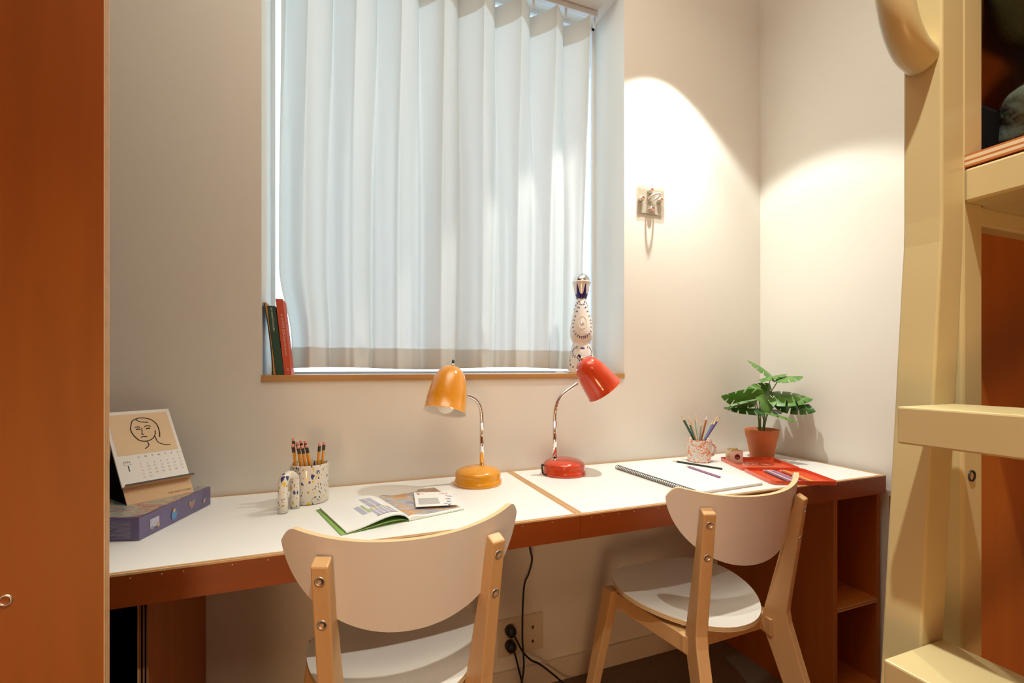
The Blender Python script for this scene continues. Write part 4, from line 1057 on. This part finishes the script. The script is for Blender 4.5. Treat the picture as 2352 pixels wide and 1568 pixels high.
gg.build('dates', ['grey', 'pink'], t)
gg = G(); gg.text('THE PURTY STORY', F0+ce*(CW*0.97)+cb*0.008+cf*0.0004, ce, cb, 0.0058, align='RIGHT'); gg.build('maker_name', 'ink', t)

# ------------------------------------------------------------------ outlet, plugs, cords
t = thing('wall_outlet', 'cream double wall outlet plate low on the wall below the desk', 'outlet', (0.584, YB, 0.186))
ox0, ox1, oz0, oz1 = 0.5025, 0.6665, 0.1250, 0.2505
G().box(ox0, ox1, YB-0.007, YB, oz0, oz1).build('face_plate', 'plastic_plate', t, bevel=0.0025)
for z in (0.2165, 0.1655):
    G().lathe([(0.0225, 0.0), (0.0225, 0.0014), (0.0200, 0.0018), (0.0190, 0.0012), (0.0, 0.0012)], 28, 0, (0.542, YB-0.007, z), (0, -1, 0)).build('socket', 'plastic_plate', t)
for z in (0.2080, 0.1600):
    pj_ = G().box(0.614, 0.641, YB-0.0083, YB-0.007, z-0.012, z+0.015).build('data_port', 'plastic_plate', t, bevel=0.0008)
    G().box(0.623, 0.632, YB-0.0088, YB-0.0082, z-0.006, z+0.004).build('port_opening', 'recess', pj_)
def plug_cord(label, pz, pts):
    t = thing('power_cord', label, 'cord', (0.542, YB-0.01, pz), 'cords at the wall outlet')
    G().lathe([(0.0, 0.030), (0.009, 0.030), (0.0165, 0.024), (0.0180, 0.012), (0.0175, 0.0)], 28, 0, (0.542, YB-0.0092, pz), (0, -1, 0), cap0=False).build('plug', 'black', t)
    G().tube(spline(pts, 8), 0.0033, 10).build('cable', 'black', t)
plug_cord('black plug in the upper socket, cord running off to the right', 0.2165,
    [(0.545, 1.428, 0.212), (0.553, 1.423, 0.200), (0.5767, 1.420, 0.1531), (0.606, 1.420, 0.118), (0.6403, 1.42, 0.0949), (0.690, 1.410, 0.052), (0.735, 1.395, 0.014), (0.80, 1.37, 0.0045), (0.88, 1.35, 0.0045)])
plug_cord('black plug in the lower socket, cord hanging straight down', 0.1655,
    [(0.545, 1.428, 0.160), (0.551, 1.424, 0.148), (0.5611, 1.420, 0.1058), (0.572, 1.418, 0.060), (0.580, 1.41, 0.020), (0.592, 1.39, 0.0045), (0.64, 1.34, 0.0045)])
t = tag(G().tube(spline([(0.585, 1.432, 0.690), (0.595, 1.424, 0.60), (0.6035, 1.42, 0.495), (0.6114, 1.42, 0.4529), (0.600, 1.42, 0.410), (0.5845, 1.42, 0.3769), (0.5783, 1.42, 0.3125), (0.5745, 1.415, 0.250), (0.572, 1.408, 0.1904), (0.5745, 1.402, 0.120), (0.568, 1.40, 0.075), (0.556, 1.395, 0.030), (0.545, 1.385, 0.0045), (0.50, 1.36, 0.0045)], 8), 0.0031, 10).build('lamp_cord', 'black', loc=(0.58, 1.42, 0.0)),
    'black lamp cord hanging from under the desk past the outlet', 'cord')

# ------------------------------------------------------------------ bunk bed with ladder at the right
t = thing('bunk_bed', 'cream metal bunk bed with stained plywood end panel at the right', 'bed', (1.1, -0.6, 0))
R0 = 0.598
G().box(R0, R0+0.035, 0.275, 0.310, 0, 2.10).build('post', 'cream', t, bevel=0.003)
G().box(R0, R0+0.035, -1.72, -1.685, 0, 2.10).build('post', 'cream', t, bevel=0.003)
G().box(R0+0.001, R0+0.036, -1.685, 0.2750, 1.268, 1.3022).build('side_rail', 'cream', t, bevel=0.0025)
G().box(R0+0.036, 1.66, -1.685, 0.2760, 1.268, 1.290).build('underside_panel', 'cream', t)
G().box(R0+0.035, 1.66, 0.277, 0.305, 1.249, 1.300).build('end_rail', 'cream', t, bevel=0.002)
G().box(R0+0.035, 1.66, 0.292, 0.305, 0.0, 1.249).build('end_panel', 'brownv', t)
G().box(R0+0.035, 1.66, 0.305, 0.318, 1.30, 1.80).build('end_panel', 'brownv', t)
gg = G(); zl = [1.3040, 1.3062, 1.3092, 1.3112, 1.3148, 1.3166]
for k in range(5): gg.box(R0+0.002, 1.66, -1.685, 0.2750, zl[k], zl[k+1], (1, 0, 1, 0, 1)[k])
gg.build('plywood_base', ['plyA', 'plyB'], t)
G().box(R0+0.001, R0+0.036, -1.685, 0.2750, 0.340, 0.375).build('side_rail', 'cream', t, bevel=0.0025)
# ladder: bent stiles, treads, curved grab handle
t = thing('bed_ladder', 'cream metal ladder with flat treads fixed to the bunk bed front', 'ladder', (0.56, 0.05, 0))
def stile(y0, y1):
    x0, x1 = 0.5600, 0.5965; kz = 1.220; slope = 0.0840
    prof = [(x0, 1.98), (x0, kz+0.03), (x0-0.0008, kz+0.005), (x0-0.0035, kz-0.025), (x0-slope*(kz-0.0), 0.0), (x1-slope*kz, 0.0), (x1-0.0035, kz-0.03), (x1-0.0008, kz), (x1, kz+0.025), (x1, 1.98)]
    gg = G(); gg.prism([(x, y0, z) for x, z in prof], (0, y1-y0, 0)); return gg.build('stile', 'cream', t, bevel=0.002)
stile(0.2740, 0.3075); stile(-0.1475, -0.1140)
for k in range(5):
    z = 1.0635-k*0.2315; xs = 0.560-0.0840*max(0, 1.22-z)
    xf = xs-0.0585
    G().box(xf, xf+0.089, -0.1130, 0.2735, z-0.0345, z).build('tread', 'cream', t, bevel=0.0018)
for y in (0.291, -0.131):
    path = spline([(0.562, y, 1.4140), (0.540, y, 1.4230), (0.522, y, 1.4480), (0.512, y, 1.4900), (0.508, y, 1.56), (0.508, y, 1.70), (0.512, y, 1.77), (0.524, y, 1.812), (0.542, y, 1.836), (0.562, y, 1.845)], 8)
    G().tube(path, 0.0150, 20).build('grab_handle', 'cream', t)
G().lathe([(0.0058, 0.0), (0.0058, 0.0012), (0.0046, 0.0012), (0.0042, -0.004), (0.0, -0.004)], 16, 0, (R0+0.0135, 0.2748, 0.988), (0, -1, 0)).build('bolt_hole', 'black', bpy.data.objects['bunk_bed'])  # shade inside the hole is put in as black colour
# bedding on the upper bunk
def cushion(name, label, cat, c, half, e1, e2, material, wr=0.0, rot=0.0, seed=1, mats=None):
    rr = random.Random(seed); ph = [rr.random()*6 for _ in range(8)]
    def sg(x, p): return math.copysign(abs(x)**p, x)
    def P(u, v):
        th_, fi = (u*2-1)*PI, (v-0.5)*PI
        x = half[0]*sg(math.cos(fi), e1)*sg(math.cos(th_), e2); y = half[1]*sg(math.cos(fi), e1)*sg(math.sin(th_), e2); z = half[2]*sg(math.sin(fi), e1)
        k = 1+wr*(math.sin(3*th_+ph[0]+2*fi)*0.5+math.sin(7*th_+ph[1]+5*fi)*0.3+math.sin(11*fi+ph[2]+4*th_)*0.3)
        x, y, z = x*k, y*k, z*k
        return (c[0]+x*math.cos(rot)-y*math.sin(rot), c[1]+x*math.sin(rot)+y*math.cos(rot), c[2]+z)
    o = G().grid(P, 64, 40).build(name, material, loc=(c[0], c[1], c[2]-half[2]))
    return tag(o, label, cat)
cushion('duvet', 'grey green satin duvet bundled on the upper bunk', 'duvet', (0.800, 0.160, 1.369), (0.150, 0.138, 0.052), 0.62, 0.5, 'fabric_sheen', 0.035, 0.0, 4)
cushion('pillow', 'dark green cotton pillow lying on the bunk duvet', 'pillow', (0.798, 0.150, 1.566), (0.182, 0.140, 0.140), 0.42, 0.35, 'fabric_dk', 0.02, 0.0, 9)
tag(G().box(0.638, 0.700, 0.2820, 0.3035, 1.3172, 1.385).build('pouch', 'void', loc=(0.67, 0.293, 1.3172), bevel=0.006), 'small black pouch between the duvet and the bunk end panel', 'pouch')
